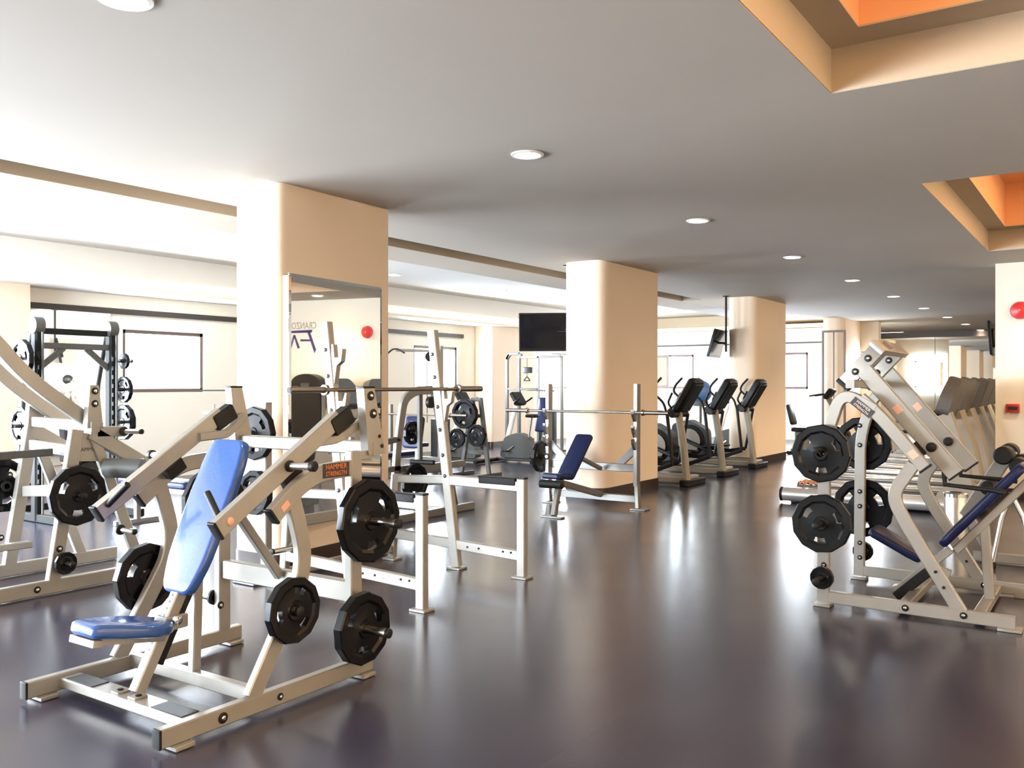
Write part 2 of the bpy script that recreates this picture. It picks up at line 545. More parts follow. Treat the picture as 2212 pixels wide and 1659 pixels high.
def column(n, y0, y1, x0=-6.5, x1=XC, rr=.2, z1=ZC + .015, dx=(0, 0)):
    o = round_poly([(x0, y0), (x1 + dx[0], y0), (x1 + dx[1], y1), (x0, y1)], [rr, rr, .02, .02], 8)
    t = MB().loft([[(p[0], p[1], 0) for p in o], [(p[0], p[1], z1) for p in o]])
    struct('wall_column_%d' % n, t, 'column', True)
    q = ring_offset(o, -.012)
    t = MB().loft([[(p[0], p[1], 0) for p in q], [(p[0], p[1], .15) for p in q]])
    struct('baseboard_column_%d' % n, t, 'skirting', True)


column(1, 5.14, 6.63, -6.47, rr=.12, dx=(.04, -.05))
column(2, 10.95, 12.74, -6.58)
column(3, 17.2, 19.15, -6.5)
column(4, 23.9, 25.8, -6.45)
# pilasters on the window wall
column(5, 5.35, 6.88, XW, XW + .38, .08, 3.05)
column(6, 18.25, 20.2, XW, XW + .55, .08, 3.05)

# dark rail along the window wall and over the far mirror
struct('trim_5', MB().box((XW, 6.88, 2.74), (XW + .05, 17.75, 2.83)), 'darkrail')
struct('trim_6', MB().box((XW, YB - .05, 2.76), (-6.45, YB, 2.80)), 'darkrail')
struct('trim_7', MB().box((-7.28, YF - .12, 3.12), (XR, YF, 3.31)), 'darkrail')
# soffit faces that glow themselves, standing in for light from a cove
t = MB(); t.box((-12.7, YN + .1, 3.11), (-12.69, YB - 1.3, 3.25)); t2 = t
e = link_mesh('cove_glow', t2, 'cove', None, (-12.7, 10.8, 3.11)); e.location = (-12.7, 10.8, 3.11)
e['label'] = 'long soffit face above the window wall, glowing yellow in place of cove light'; e['category'] = 'light strip'
t = MB(); t.box((-12.5, 24.59, 3.14), (-6.5, 24.6, 3.24))
e = link_mesh('cove_glow', t, 'cove', None, (-9.5, 24.6, 3.14)); e.location = (-9.5, 24.6, 3.14)
e['label'] = 'warm soffit face over the back wall windows, glowing in place of cove light'; e['category'] = 'light strip'

# mirrors
t = MB(); t.box((XW + .004, 6.95, .35), (XW + .02, 8.35, 2.74))
o = solo('wall_mirror', t, 'mirror', 'wall mirror on the window wall under the black rail, left of the first window', 'mirror', (XW + .004, 7.65, .35))
for nn, (x0, x1) in enumerate([(-7.2, -5.0), (-4.98, -2.6), (-2.58, 1.0)]):
    t = MB(); t.box((x0, YF - .02, .3), (x1, YF - .004, 3.12))
    solo('wall_mirror', t, 'mirror', ['far end wall mirror panel nearest the column', 'middle far end wall mirror panel behind the treadmills',
         'far end wall mirror panel beside the cream wall'][nn], 'mirror', ((x0 + x1) / 2, YF - .02, .3), 'mirror panels on the far end wall')
# bevelled mirror on the first column, on a slim wedge backing
th = R(6.4)
nv = V((math.cos(th), math.sin(th), 0)); uv = V((-math.sin(th), math.cos(th), 0)); c0 = V((-5.885, 5.86, 0))
ml = thing('column_mirror', 'tall rectangular wall mirror fixed to the first peach column', 'mirror', (XC, 5.88, .35))
a0, a1 = -.665, .655
t = MB()
pa, pb = c0 + uv * a0, c0 + uv * a1
base = [(XC + .001, pb.y, 0), (XC + .001, pa.y, 0)]
fx = lambda yy: -5.88 - .0604 * (yy - 5.14) + .002
quad = [V((fx(pa.y), pa.y, 0)), pa - nv * .006, pb - nv * .006, V((fx(pb.y), pb.y, 0))]
t.loft([[p + V((0, 0, .40)) for p in quad], [p + V((0, 0, 2.52)) for p in quad]])
part('backing_frame', t, 'column', ml)
t = MB(); q4 = [(a0, .37), (a1, .37), (a1, 2.54), (a0, 2.54)]
q5 = ring_offset(q4, .028)
t.loft([[c0 + uv * p[0] + V((0, 0, p[1])) - nv * .006 for p in q4], [c0 + uv * p[0] + V((0, 0, p[1])) for p in q4], [c0 + uv * p[0] + V((0, 0, p[1])) + nv * .004 for p in q5]])
g = part('glass', t, 'mirror', ml)
g.data.polygons.foreach_set('use_smooth', [False] * len(g.data.polygons))
for (pu, pz) in ((a0 + .012, 2.525), (a0 + .012, 2.2), (a1 - .012, 2.2), (a1 - .012, 2.525)):
    part('mirror_clip', MB().lathe(c0 + uv * pu + V((0, 0, pz)) + nv * .001, nv, [(.012, 0), (.012, .006), (.006, .010)], 12), 'chrome', ml)

# downlights
def downlight(x, y, z, power, label, group, r=.095):
    d = thing('ceiling_downlight', label, 'light', (x, y, z), group)
    part('trim_ring', MB().lathe((x, y, z), (0, 0, -1), [(r, -.005), (r + .028, -.005), (r + .026, .010), (r + .004, .012), (r, .004)], 28), 'trim_ring', d)
    part('lens', MB().lathe((x, y, z), (0, 0, -1), [(r, -.004), (r, .004), (r * .6, .008)], 24), 'lamp', d)
    l = bpy.data.lights.new('downlight_lamp', 'SPOT'); l.energy = power; l.color = (1, .80, .58)
    l.spot_size = R(125); l.spot_blend = .8; l.shadow_soft_size = .07
    lo = bpy.data.objects.new('downlight_lamp', l); lo.location = (0, 0, -.03); lo.parent = d
    COL.objects.link(lo)


lab = ['ceiling downlight cut off by the top left edge of the photo', 'largest whole ceiling downlight, above the centre',
       'second whole ceiling downlight of the aisle row', 'third whole ceiling downlight of the aisle row', 'fourth whole ceiling downlight of the aisle row',
       'fifth whole ceiling downlight of the aisle row', 'sixth whole ceiling downlight of the aisle row', 'seventh ceiling downlight of the aisle row, over the treadmills',
       'next to last ceiling downlight of the aisle row', 'smallest and farthest ceiling downlight of the aisle row']
for n in range(10):
    downlight(-3.65, 2.32 + 3.26 * n, ZC, 38 if n < 4 else 75, lab[n], 'round downlights in a row along the aisle ceiling')
for (x, y), l in zip([(-11.2, 12.6), (-11.2, 16.1), (-11.2, 19.6)],
                     ['side bay downlight beside the edge of the mirrored column', 'side bay downlight above the centre television', 'farthest side bay downlight, hidden past the second column']):
    downlight(x, y, 3.64, 30, l, 'round downlights in the side bay ceiling')
downlight(-6.7, 22.3, ZC + .015, 26, 'small downlight near the back windows beyond the third column', None)
for q_ in range(3):      # added fill lamps without fixtures, aimed at the far columns
    l_ = bpy.data.lights.new('far_end_fill', 'SPOT'); l_.energy = 620; l_.shadow_soft_size = .7; l_.color = (1, .74, .48); l_.spot_size = R(150); l_.spot_blend = .9
    lo_ = bpy.data.objects.new('far_end_fill', l_); lo_.location = (.6, 17.0 + q_ * 4.4, 3.25); lo_.rotation_euler = (0, R(38), 0); COL.objects.link(lo_)
downlight(-.5, 13.6, ZC, 60, 'downlight washing the cream wall by the red alarm', None)

# ================================================================ GYM PARTS
XA, YA, ZA = (1, 0, 0), (0, 1, 0), (0, 0, 1)
_plates = {}


def plate_mesh(Rr, th, m):
    """twelve-sided rubber plate with three grip slots, axis along +X, centred"""
    key = (round(Rr, 3), th, m)
    if key in _plates: return _plates[key]
    n = 48
    radii = [(.026, th * .5), (.045, th * .5), (.052, th * .36), (Rr * .50, th * .30), (Rr * .70, th * .30), (Rr * .78, th * .5), (Rr * .965, th * .5), (Rr, th * .36)]
    if Rr < .12:
        radii = [(.026, th * .5), (.045, th * .5), (.05, th * .4), (Rr * .78, th * .4), (Rr * .82, th * .5), (Rr * .97, th * .5), (Rr, th * .36)]
    vs = []; fs = []
    def rad(r, a):
        if r < Rr * .7: return r
        s = 2 * PI / 12; x = (a + s / 2) % s - s / 2
        return r * math.cos(s / 2) / math.cos(x) * 1.018
    for side in (1, -1):
        for r, h in radii:
            for i in range(n):
                a = 2 * PI * i / n; q = rad(r, a)
                vs.append((side * h, q * math.cos(a), q * math.sin(a)))
    L = len(radii); idx = lambda s, j, i: s * L * n + j * n + i % n
    slotj = 3
    def hole(j, i):
        if Rr < .12: return False
        return j == slotj and (i % 16) in (0, 1, 2, 3, 4)
    for j in range(L - 1):
        for i in range(n):
            if hole(j, i):
                for (p, q, jj, ii) in (((j, i), (j, i + 1), j - 1, i), ((j + 1, i + 1), (j + 1, i), j + 1, i)):
                    fs.append((idx(0, *p), idx(0, *q), idx(1, *q), idx(1, *p)))
                if not hole(j, i - 1): fs.append((idx(0, j + 1, i), idx(0, j, i), idx(1, j, i), idx(1, j + 1, i)))
                if not hole(j, i + 1): fs.append((idx(0, j, i + 1), idx(0, j + 1, i + 1), idx(1, j + 1, i + 1), idx(1, j, i + 1)))
                continue
            fs.append((idx(0, j, i), idx(0, j + 1, i), idx(0, j + 1, i + 1), idx(0, j, i + 1)))
            fs.append((idx(1, j, i), idx(1, j, i + 1), idx(1, j + 1, i + 1), idx(1, j + 1, i)))
    for i in range(n):
        fs.append((idx(0, L - 1, i), idx(1, L - 1, i), idx(1, L - 1, i + 1), idx(0, L - 1, i + 1)))
        fs.append((idx(0, 0, i), idx(0, 0, i + 1), idx(1, 0, i + 1), idx(1, 0, i)))
    me = bpy.data.meshes.new('weight_plate'); me.from_pydata(vs, [], fs); me.validate(); me.update()
    me.materials.append(M[m])
    me.polygons.foreach_set('use_smooth', [True] * len(me.polygons)); me.set_sharp_from_angle(angle=R(14))
    hub = MB().lathe((-th * .5 - .0015, 0, 0), XA, [(.0262, 0), (.040, 0), (.040, .0012), (.0262, .0012)], 20)
    _plates[key] = me
    return me


def plate(c, Rr, label, yaw=0, th=.05, m='plate', group=None, spin=0):
    me = plate_mesh(Rr, th, m)
    o = bpy.data.objects.new('weight_plate', me); COL.objects.link(o)
    o.location = c; o.rotation_euler = (spin, 0, yaw)
    o['label'] = label; o['category'] = 'weight plate'
    if group: o['group'] = group
    return o


def bolt(parent, c, n, r=.016):
    c = V(c)
    b_ = part('bolt', MB().lathe(c, n, [(r * 1.25, -.001), (r * 1.3, .004), (r * .8, .006), (r * .5, .006)], 16), 'cap', parent)
    if r > .012: part('bolt_head', MB().lathe(c, n, [(r * .62, .004), (r * .60, .010), (r * .3, .014)], 12), 'chrome', b_)
    return b_


def horn(parent, p0, d, L, r=.024, collar=True, cap=True):
    """chrome weight peg with rubber stop collar at the root"""
    p0 = V(p0); d = V(d).normalized()
    h = part('weight_horn', MB().tube([p0, p0 + d * L], r, 20), 'chrome', parent)
    if collar: part('stop_collar', MB().lathe(p0, d, [(r * 1.1, 0), (r * 1.9, 0), (r * 1.9, .016), (r * 1.05, .018)], 20), 'rubber', h)
    if cap: part('end_cap', MB().lathe(p0 + d * L, d, [(r * 1.04, -.012), (r * 1.06, .006), (r * .7, .010)], 20), 'cap', h)
    return h


def arc(pts, seg=6, r=.12):
    """round the inner corners of a planar 3D path"""
    P = [V(p) for p in pts]; out = [P[0]]
    for i in range(1, len(P) - 1):
        a = P[i - 1] - P[i]; c = P[i + 1] - P[i]
        d = min(r, a.length * .48, c.length * .48)
        A = P[i] + a.normalized() * d; B = P[i] + c.normalized() * d
        for k_ in range(seg + 1):
            t_ = k_ / seg
            out.append((1 - t_) ** 2 * A + 2 * t_ * (1 - t_) * P[i] + t_ * t_ * B)
    out.append(P[-1])
    return out


def foot(parent, x, y, sx=.14, sy=.09, tilt=0):
    return part('foot_plate', MB().box((x - sx / 2, y - sy / 2, .002), (x + sx / 2, y + sy / 2, .022), .006), 'frame_silver', parent)


# ---------------------------------------------------------------- 1. shoulder press, foreground
T = thing('shoulder_press_machine', 'silver plate-loaded shoulder press with bright blue back pad and seat in the left foreground', 'gym machine', (-3.99, 3.0, 0))
fr = 'frame_silver'
for s in (1, -1):
    x = -3.99 + s * .55
    o_ = s * .026
    part('base_rail', MB().bar([(x, 2.34, .065), (x, 3.66, .065)], XA, .052, .085), fr, T)
    part('end_cap', MB().box((x - .028, 2.330, .022), (x + .028, 2.344, .108), .004), 'cap', T)
    part('front_strut', MB().bar(arc([(x, 2.845, .10), (x, 2.99, .335), (x, 3.155, .60), (x, 3.175, .76), (x, 3.125, .93), (x, 3.095, 1.03)], 5, .09), XA, .046, .088), fr, T)
    part('top_tube', MB().bar(arc([(x, 2.975, .955), (x, 3.21, 1.135), (x, 3.53, 1.150)], 6, .14), XA, .05, .088), fr, T)
    part('end_cap', MB().obox((x, 2.970, .950), XA, (0, .79, .61), (0, -.61, .79), .054, .014, .092, .004), 'cap', T)
    part('rear_post', MB().bar([(x, 3.535, .105), (x, 3.535, 1.235)], XA, .054, .085), fr, T)
    for yy in (2.44, 3.60):
        part('foot_plate', MB().box((x - .075, yy - .05, .002), (x + .06, yy + .05, .024), .006), fr, T)
    # lever arm
    xa = -3.99 + s * .49
    e0, e1 = V((xa, 2.690, .915)), V((xa, 3.47, 1.415))
    dv = (e1 - e0).normalized(); up = V((0, -dv.z, dv.y))
    am = part('lever_arm', MB().bar([e0, e1], XA, .052, .092), fr, T)
    part('end_cap', MB().obox(e0 - dv * .005, XA, dv, up, .056, .016, .097, .004), 'cap', am)
    part('end_bolt', MB().lathe(e0 + dv * .07 + V((s * .026, 0, 0)), (s, 0, 0), [(.020, 0), (.019, .006), (.010, .010)], 16), 'label_pink', am)
    # grips: one slanting inward at the end, one pointing outward half way
    gs = e0 + dv * .05 + V((-s * .026, 0, .015))
    g2 = gs + V((-s * .135, .03, .115))
    part('hand_grip', MB().tube([gs, g2], .0175, 16), 'rubber', am)
    hm = e0 + dv * .50 + V((s * .026, 0, 0)) + up * .0
    part('hand_grip', MB().tube([hm, hm + V((s * .155, .02, .005))], .0195, 16), 'steel', am)
    part('grip_end', MB().lathe(hm + V((s * .135, .018, .005)), (s, .13, 0), [(.020, 0), (.027, .003), (.027, .028), (.018, .036)], 16), 'rubber', am)
    part('grip_collar', MB().lathe(hm, (s, .1, 0), [(.022, 0), (.030, 0), (.030, .014), (.022, .016)], 16), 'rubber', am)
    # rubber stop block between arm and top tube
    part('stop_block', MB().obox(e0 + dv * .50 - up * .080, XA, dv, up, .060, .12, .075, .008), 'rubber', T)
    # pivot bracket, leaning back over the post
    br = MB(); yb, zb = 3.80, 1.225
    pl = [(0, 0), (-.065, .0), (-.215, .36), (-.145, .375), (.02, .19)]
    pl = [(-.100, 0), (.035, .0), (-.055, .37), (-.140, .37)]
    xb = -3.99 + s * .555
    br.prism(round_poly(pl, .008, 2), (xb - .028, 3.72, 1.21), YA, ZA, (.056, 0, 0))
    bk = part('pivot_bracket', br, fr, T)
    part('end_cap', MB().obox((xb, 3.622, 1.582), XA, YA, ZA, .062, .092, .012, .003), 'cap', bk)
    for (by, bz, r_) in ((3.635, 1.535, .020), (3.655, 1.437, .020), (3.705, 1.31, .008), (3.725, 1.255, .009)):
        bolt(bk, (xb + s * .028, by, bz), (s, 0, 0), r_)
    # linkage between arm and bracket
    part('pivot_housing', MB().obox((xa, 3.49, 1.40), XA, (0, .8, .45), (0, -.45, .8), .07, .16, .10, .012), 'cap', T)
    part('link_arm', MB().bar(arc([(xa - s * .03, 3.30, 1.29), (xa - s * .03, 3.50, 1.30), (xa + s * .02, 3.66, 1.40)], 3, .05), XA, .035, .05), fr, T)
    bolt(T, (x + s * .026, 2.66, .065), (s, 0, 0), .020)
    bolt(T, (x + s * .026, 3.00, .065) if s > 0 else (x - .026, 3.0, .065), (s, 0, 0), .014)
    bolt(T, (x + .026, 3.50, .26), (1, 0, 0), .018)
    for (yy, zz, L) in (((3.535, .870, .30), (3.50, .300, .26), (3.045, .486, .09)) if s > 0 else ((3.535, .870, .22), (3.50, .300, .22), (3.06, .497, .20))):
        horn(T, (x + s * .026, yy, zz), (s, 0, 0), L)
cx = -3.99
part('rear_crossbar', MB().bar([(cx - .525, 3.535, .475), (cx + .525, 3.535, .475)], YA, .05, .115), fr, T)
part('upper_crossbar', MB().bar([(cx - .585, 3.68, 1.245), (cx + .585, 3.68, 1.245)], YA, .055, .075), fr, T)
part('post_gusset', MB().box((cx - .57, 3.53, 1.19), (cx - .53, 3.68, 1.235)).box((cx + .53, 3.53, 1.19), (cx + .57, 3.68, 1.235)), fr, T)
part('middle_crossbar', MB().bar([(cx - .525, 2.93, .075), (cx + .525, 2.93, .075)], YA, .055, .07), fr, T)
fb = part('front_crossbar', MB().bar([(cx - .525, 2.56, .065), (cx + .525, 2.56, .065)], YA, .115, .05), fr, T)
for s in (1, -1):
    part('grip_tread', MB().box((cx + s * .36 - .115, 2.512, .090), (cx + s * .36 + .115, 2.608, .094), .001), 'rubber', fb)
    part('bolt_tab', MB().box((cx + s * .07 - .03, 2.56 - .035, .09), (cx + s * .07 + .03, 2.56 + .035, .098), .002), fr, fb)
    bolt(fb, (cx + s * .075, 2.56, .098), ZA, .012)
part('name_label', MB().box((cx + .5755, 3.285, 1.11), (cx + .578, 3.475, 1.185)), 'label_dark', T, 'small black label with orange writing')
lt_ = MB(); lt_.text('HAMMER', (cx + .578, 3.38, 1.166), YA, ZA, .040, .0008, stretch=.95); lt_.text('STRENGTH', (cx + .578, 3.38, 1.130), YA, ZA, .034, .0008, stretch=.9)
part('name_lettering', lt_, 'label_red', T, 'orange lettering')
part('warning_label', MB().obox((cx + .5765, 3.035, .997), XA, (0, .79, .61), (0, -.61, .79), .002, .055, .034), 'label_pink', T, 'small orange sticker')
# seat post, seat, back pad
sp0, sp1 = V((cx, 2.60, .09)), V((cx, 2.855, .56))
dvp = (sp1 - sp0).normalized(); upp = V((0, -dvp.z, dvp.y))
ps = part('seat_post', MB().bar([sp0, sp1], XA, .062, .062), fr, T)
part('post_sleeve', MB().obox(sp0 + dvp * .35 - upp * .045, XA, dvp, upp, .05, .40, .045, .006), 'cap', ps)
for q in range(9):
    part('adjustment_hole', MB().lathe(sp0 + dvp * (.20 + q * .035) + upp * .031, upp, [(.007, -.001), (.0068, .0008)], 10), 'cap', ps)
part('adjustment_knob', MB().lathe(sp0 + dvp * .37 + V((.034, .0, 0)), (1, 0, 0), [(.010, 0), (.010, .03), (.024, .032), (.024, .05), (.012, .056)], 14), 'chrome', ps)
so = V((cx, 2.31, .428)); su = V((0, .985, -.17)).normalized()
out = [(-.105, 0), (.105, 0), (.165, .20), (.155, .36), (.075, .46), (-.075, .46), (-.155, .36), (-.165, .20)]
sm = MB().pad(round_poly(out, [.035, .035, .10, .08, .05, .05, .08, .10], 5), so, XA, su, .062, .024)
seat = part('seat', sm, 'blue', T, 'bright blue vinyl seat pad')
part('seat_bracket', MB().obox(so + su * .23 - V((0, 0, .022)), XA, su, su.cross(V(XA)), .085, .40, .038, .004), fr, T)
part('seat_bracket_cap', MB().obox(so + su * .03 - V((0, 0, .022)), XA, su, su.cross(V(XA)), .20, .05, .034, .004), fr, T)
part('seat_hinge', MB().box((cx - .05, 2.73, .36), (cx + .05, 2.86, .43), .008), fr, T)
b0 = V((cx, 2.80, .540)); bd = V((0, .36, .80)).normalized()
H_ = .84
out = [(-.105, 0), (.105, 0), (.155, .16), (.168, .52), (.155, .74), (.130, H_), (-.130, H_), (-.155, .74), (-.168, .52), (-.155, .16)]
out = [(-p[0], p[1]) for p in out]
bm_ = MB().pad(round_poly(out, [.05, .05, .12, .2, .1, .07, .07, .1, .2, .12], 5), b0 + V((0, 0, 0)), (-1, 0, 0), bd, -.0 + .062, .024)
part('back_pad', bm_, 'blue', T, 'bright blue vinyl back pad')
nb = V((-1, 0, 0)).cross(bd)
part('pad_support', MB().obox(b0 + bd * .42 + nb * .088, XA, bd, nb, .05, .66, .05, .006), 'cap', T)
part('pad_strut', MB().bar([b0 + bd * .10 + nb * .115, (cx, 2.93, .10)], XA, .05, .05), fr, T)
part('pad_brace', MB().bar([b0 + bd * .55 + nb * .115, (cx, 3.50, .50)], XA, .045, .05), fr, T)

PG = 'weight plates on the foreground press'
plate((-3.325, 3.535, .870), .222, 'largest black plate, on the upper right peg of the foreground press', th=.05, spin=.35)
plate((-3.340, 3.50, .300), .190, 'black plate on the lower rear peg of the foreground press, near the floor', th=.062, spin=.1)
plate((-3.372, 3.045, .486), .162, 'black plate with see-through grips on the front strut of the foreground press', th=.05, spin=.9)
plate((-4.605, 3.06, .497), .192, 'black plate left of the blue back pad, on the left front strut', th=.062, spin=.2)
plate((-4.62, 3.535, .870), .222, 'black plate on the upper left rear peg of the press, mostly behind the blue pad', th=.05)

# ---------------------------------------------------------------- 2. squat rack behind the press
T = thing('squat_rack', 'white squat rack with a bar across it, standing by the mirrored peach column', 'squat rack', (-4.6, 5.5, 0))
for y, nm in ((4.87, 'left'), (6.15, 'right')):
    s = 1 if y > 5 else -1
    part('upright', MB().bar([(-4.755, y, .02), (-5.025, y, 2.07)], YA, .062, .085), fr, T)
    part('front_post', MB().bar([(-4.075, y, .02), (-4.075, y, .82)], YA, .062, .075), fr, T)
    part('post_cap', MB().box((-4.114, y - .033, .815), (-4.036, y + .033, .832), .004), 'cap', T)
    part('upper_rail', MB().bar([(-4.83, y, .765), (-4.11, y, .755)], YA, .055, .085), fr, T)
    part('rail_pad', MB().box((-4.50, y - .036, .760), (-4.125, y + .036, .822), .012), 'rubber', T)
    part('lower_rail', MB().bar([(-5.50, y, .245), (-4.11, y, .185)], YA, .05, .085), fr, T)
    part('rear_post', MB().bar([(-5.50, y, .02), (-5.44, y, .78)], YA, .055, .07), fr, T)
    part('rear_rail', MB().bar([(-5.44, y, .74), (-4.85, y, .765)], YA, .05, .07), fr, T)
    for fx in (-4.755, -4.075, -5.50):
        part('foot_plate', MB().box((fx - .07, y - .06, .001), (fx + .07, y + .06, .018), .004), fr, T)
    for q, zz in enumerate((1.86, 1.66, 1.40, 1.20, .98, .80)):
        xx = -4.755 - .132 * zz
        bolt(T, (xx, y - .032, zz), (0, -1, 0), .013)
    for xx in (-4.62, -4.5, -4.25, -4.17):
        bolt(T, (xx, y - .026, .205), (0, -1, 0), .007)
    # toothed bar catches on the front of each upright
    hk = MB()
    for zz in ((1.80, 1.47, 1.14) if s < 0 else (1.47,)):
        xx = -4.755 - .132 * zz + .045
        hk.prism([(0, .10), (0, -.20), (.03, -.20), (.055, -.06), (.10, -.03), (.115, .06), (.10, .065), (.075, .0), (.03, .0), (.018, .10)], (xx, y - .022, zz), XA, ZA, (0, .044, 0))
    part('bar_catch', hk, fr, T)
part('floor_crossbar', MB().bar([(-5.50, 4.9, .10), (-5.50, 6.12, .10)], XA, .05, .07), fr, T)
part('middle_crossbar', MB().bar([(-5.46, 4.9, .50), (-5.46, 6.12, .50)], XA, .05, .085), fr, T)
part('spec_label', MB().box((-4.47, 4.842, .175), (-4.36, 4.8445, .235)), 'label_white', T, 'white maker label')
l_ = MB(); l_.text('LIFE', (-4.415, 4.842, .214), XA, ZA, .022, .0006); l_.text('FITNESS', (-4.415, 4.842, .192), XA, ZA, .020, .0006)
part('spec_lettering', l_, 'label_dark', T)
for (hy, hz) in ((4.87, .32), (5.30, .32)):
    horn(T, (-5.35, hy - .03 if hy < 5 else hy, hz) if hy < 5 else (-5.35, hy, hz), (0, -1, 0) if hy < 5 else (0, -1, 0), .22, .022) if hy < 5 else None


def barbell(p0, p1, label, parent_group=None, sleeve=.36):
    p0, p1 = V(p0), V(p1); d = (p1 - p0).normalized(); L = (p1 - p0).length; c = (p0 + p1) / 2
    t = thing('barbell', label, 'barbell', tuple(c))
    part('shaft', MB().tube([p0 + d * sleeve, p1 - d * sleeve], .0155, 16), 'bar_steel', t)
    for a, dd in ((p0, d), (p1, -d)):
        s_ = part('sleeve', MB().tube([a, a + dd * sleeve], .025, 20), 'bar_steel', t)
        part('sleeve_collar', MB().lathe(a + dd * (sleeve - .03), dd, [(.026, 0), (.040, .003), (.040, .030), (.016, .034)], 20), 'bar_steel', s_)
        part('end_cap', MB().lathe(a, -dd, [(.0245, -.002), (.022, .004), (.006, .005)], 20), 'cap', s_)
    return t


barbell((-4.868, 4.36, 1.556), (-4.868, 6.66, 1.556), 'long steel barbell resting empty across the white squat rack')

# ---------------------------------------------------------------- plate-loaded pulldown at the left edge
T = thing('pulldown_machine', 'white plate-loaded pulldown machine cut off by the left edge of the photo', 'gym machine', (-7.15, 3.9, 0))
XN, XF = -6.735, -7.62
for x, s in ((XN, 1), (XF, -1)):
    part('base_rail', MB().bar([(x, 2.75, .06), (x, 4.62 if s > 0 else 4.75, .06)], XA, .055, .105), fr, T)
    part('front_leg', MB().bar([(x, 3.685, .10), (x, 3.87, 1.245)] if s > 0 else [(x, 3.80, .10), (x, 3.99, 1.265)], XA, .058, .10), fr, T)
    part('rear_strut', MB().bar([(x, 4.42, .10), (x, 4.10, .95), (x, 4.00, 1.20)], XA, .048, .085), fr, T)
    br = MB().prism([(-.07, 0), (.065, 0), (.03, .34), (-.045, .34)], (x - .03, 4.01, 1.25), YA, ZA, (.06, 0, 0))
    bk = part('pivot_bracket', br, fr, T)
    for zz in (1.545, 1.445): bolt(bk, (x + .03, 4.005, zz), XA, .022)
    bolt(bk, (x + .03, 4.03, 1.29), XA, .012)
    # curved lever arm reaching up and forward
    dy = 0 if s > 0 else .18
    am = part('lever_arm', MB().bar(arc([(x + .08 * (1 if s < 0 else -1), 2.55 + dy, 2.32), (x + .08 * (1 if s < 0 else -1), 3.20 + dy, 2.02), (x + .08 * (1 if s < 0 else -1), 3.55 + dy, 1.63), (x + .08 * (1 if s < 0 else -1), 4.10 + dy, 1.24)], 6, .2), XA, .055, .105), fr, T)
    part('weight_beam', MB().bar([(x, 3.98, 1.22), (x, 4.46, .93)], XA, .06, .115), fr, T)
    bolt(T, (x + .029, 3.79, .85), XA, .02); bolt(T, (x + .029, 3.72, .34), XA, .02); bolt(T, (x + .028, 3.55, .06), XA, .02)
part('upper_crossbar', MB().bar([(XF - .05, 4.0, 1.285), (XN + .05, 4.0, 1.262)], YA, .07, .085), fr, T)
part('lower_crossbar', MB().bar([(XF, 3.92, .70), (XN, 3.80, .78)], YA, .05, .09), fr, T)
part('middle_crossbar', MB().bar([(XF, 3.97, 1.09), (XN, 3.93, 1.06)], YA, .05, .09), fr, T)
part('side_gusset', MB().prism([(0, 0), (.30, -.02), (.22, .19), (.03, .23)], (XN - .01, 3.83, 1.0), YA, ZA, (.02, 0, 0)), fr, T)
l_ = MB().text('HAMMER', (XN + .0102, 3.955, 1.085), YA, ZA, .042, .0008)
part('name_lettering', l_, 'label_dark', T)
part('handle_beam', MB().bar([(XN, 4.03, 1.22), (XN, 4.27, 1.215)], XA, .06, .085), fr, T)
horn(T, (XN + .03, 4.25, 1.215), (1, .02, .02), .24, .020)
horn(T, (XN + .03, 3.735, .235), XA, .16, .022)
horn(T, (XN + .03, 4.22, .42), XA, .20, .022)
horn(T, (XN + .03, 3.80, .75), XA, .20, .023)
horn(T, (XF - .03, 3.80, .75), (-1, 0, 0), .20, .023)
horn(T, (XF + .03, 4.42, .76), XA, .20, .023)
part('knee_roller', MB().lathe((XN + .03, 4.10, .93), (.9, .42, 0), [(.03, 0), (.075, .006), (.080, .03), (.080, .30), (.075, .324), (.03, .33)], 22), 'frame_grey', T, 'grey foam roller')
part('seat_rail', MB().bar([(-7.15, 2.6, 1.03), (-7.15, 3.9, 1.05)], XA, .05, .06), 'frame_grey', T)
part('low_rail', MB().bar([(-7.1, 2.75, .36), (-7.1, 3.7, .34)], XA, .09, .05), fr, T)
part('cross_rail', MB().bar([(XF, 2.95, .06), (XN, 2.95, .06)], YA, .06, .09), fr, T)
part('seat', MB().pad(round_poly([(-.17, 0), (.17, 0), (.13, .40), (-.13, .40)], .06), (-7.15, 2.75, .42), XA, YA, .06, .02), 'blue', T)
part('thigh_pad', MB().pad(round_poly([(-.28, 0), (.28, 0), (.28, .14), (-.28, .14)], .05), (-7.15, 2.95, .70), XA, YA, .10, .04), 'navy', T)
part('pad_post', MB().bar([(-7.15, 2.95, .06), (-7.15, 3.05, .70)], XA, .06, .06), fr, T)
plate((XN + .14, 3.80, .75), .228, 'black plate on the near side of the pulldown machine at the left edge', th=.055, m='plate', spin=.2)
plate((XN + .09, 3.735, .235), .085, 'tiny black plate on the low chrome peg at the left edge', th=.03)
plate((XF - .12, 3.80, .75), .222, 'black plate on the far side of the left-edge pulldown, seen through its frame', th=.055, spin=.5)
plate((XF + .12, 4.42, .76), .222, 'black plate on the rear inner peg of the left-edge pulldown machine', th=.055, spin=.1)

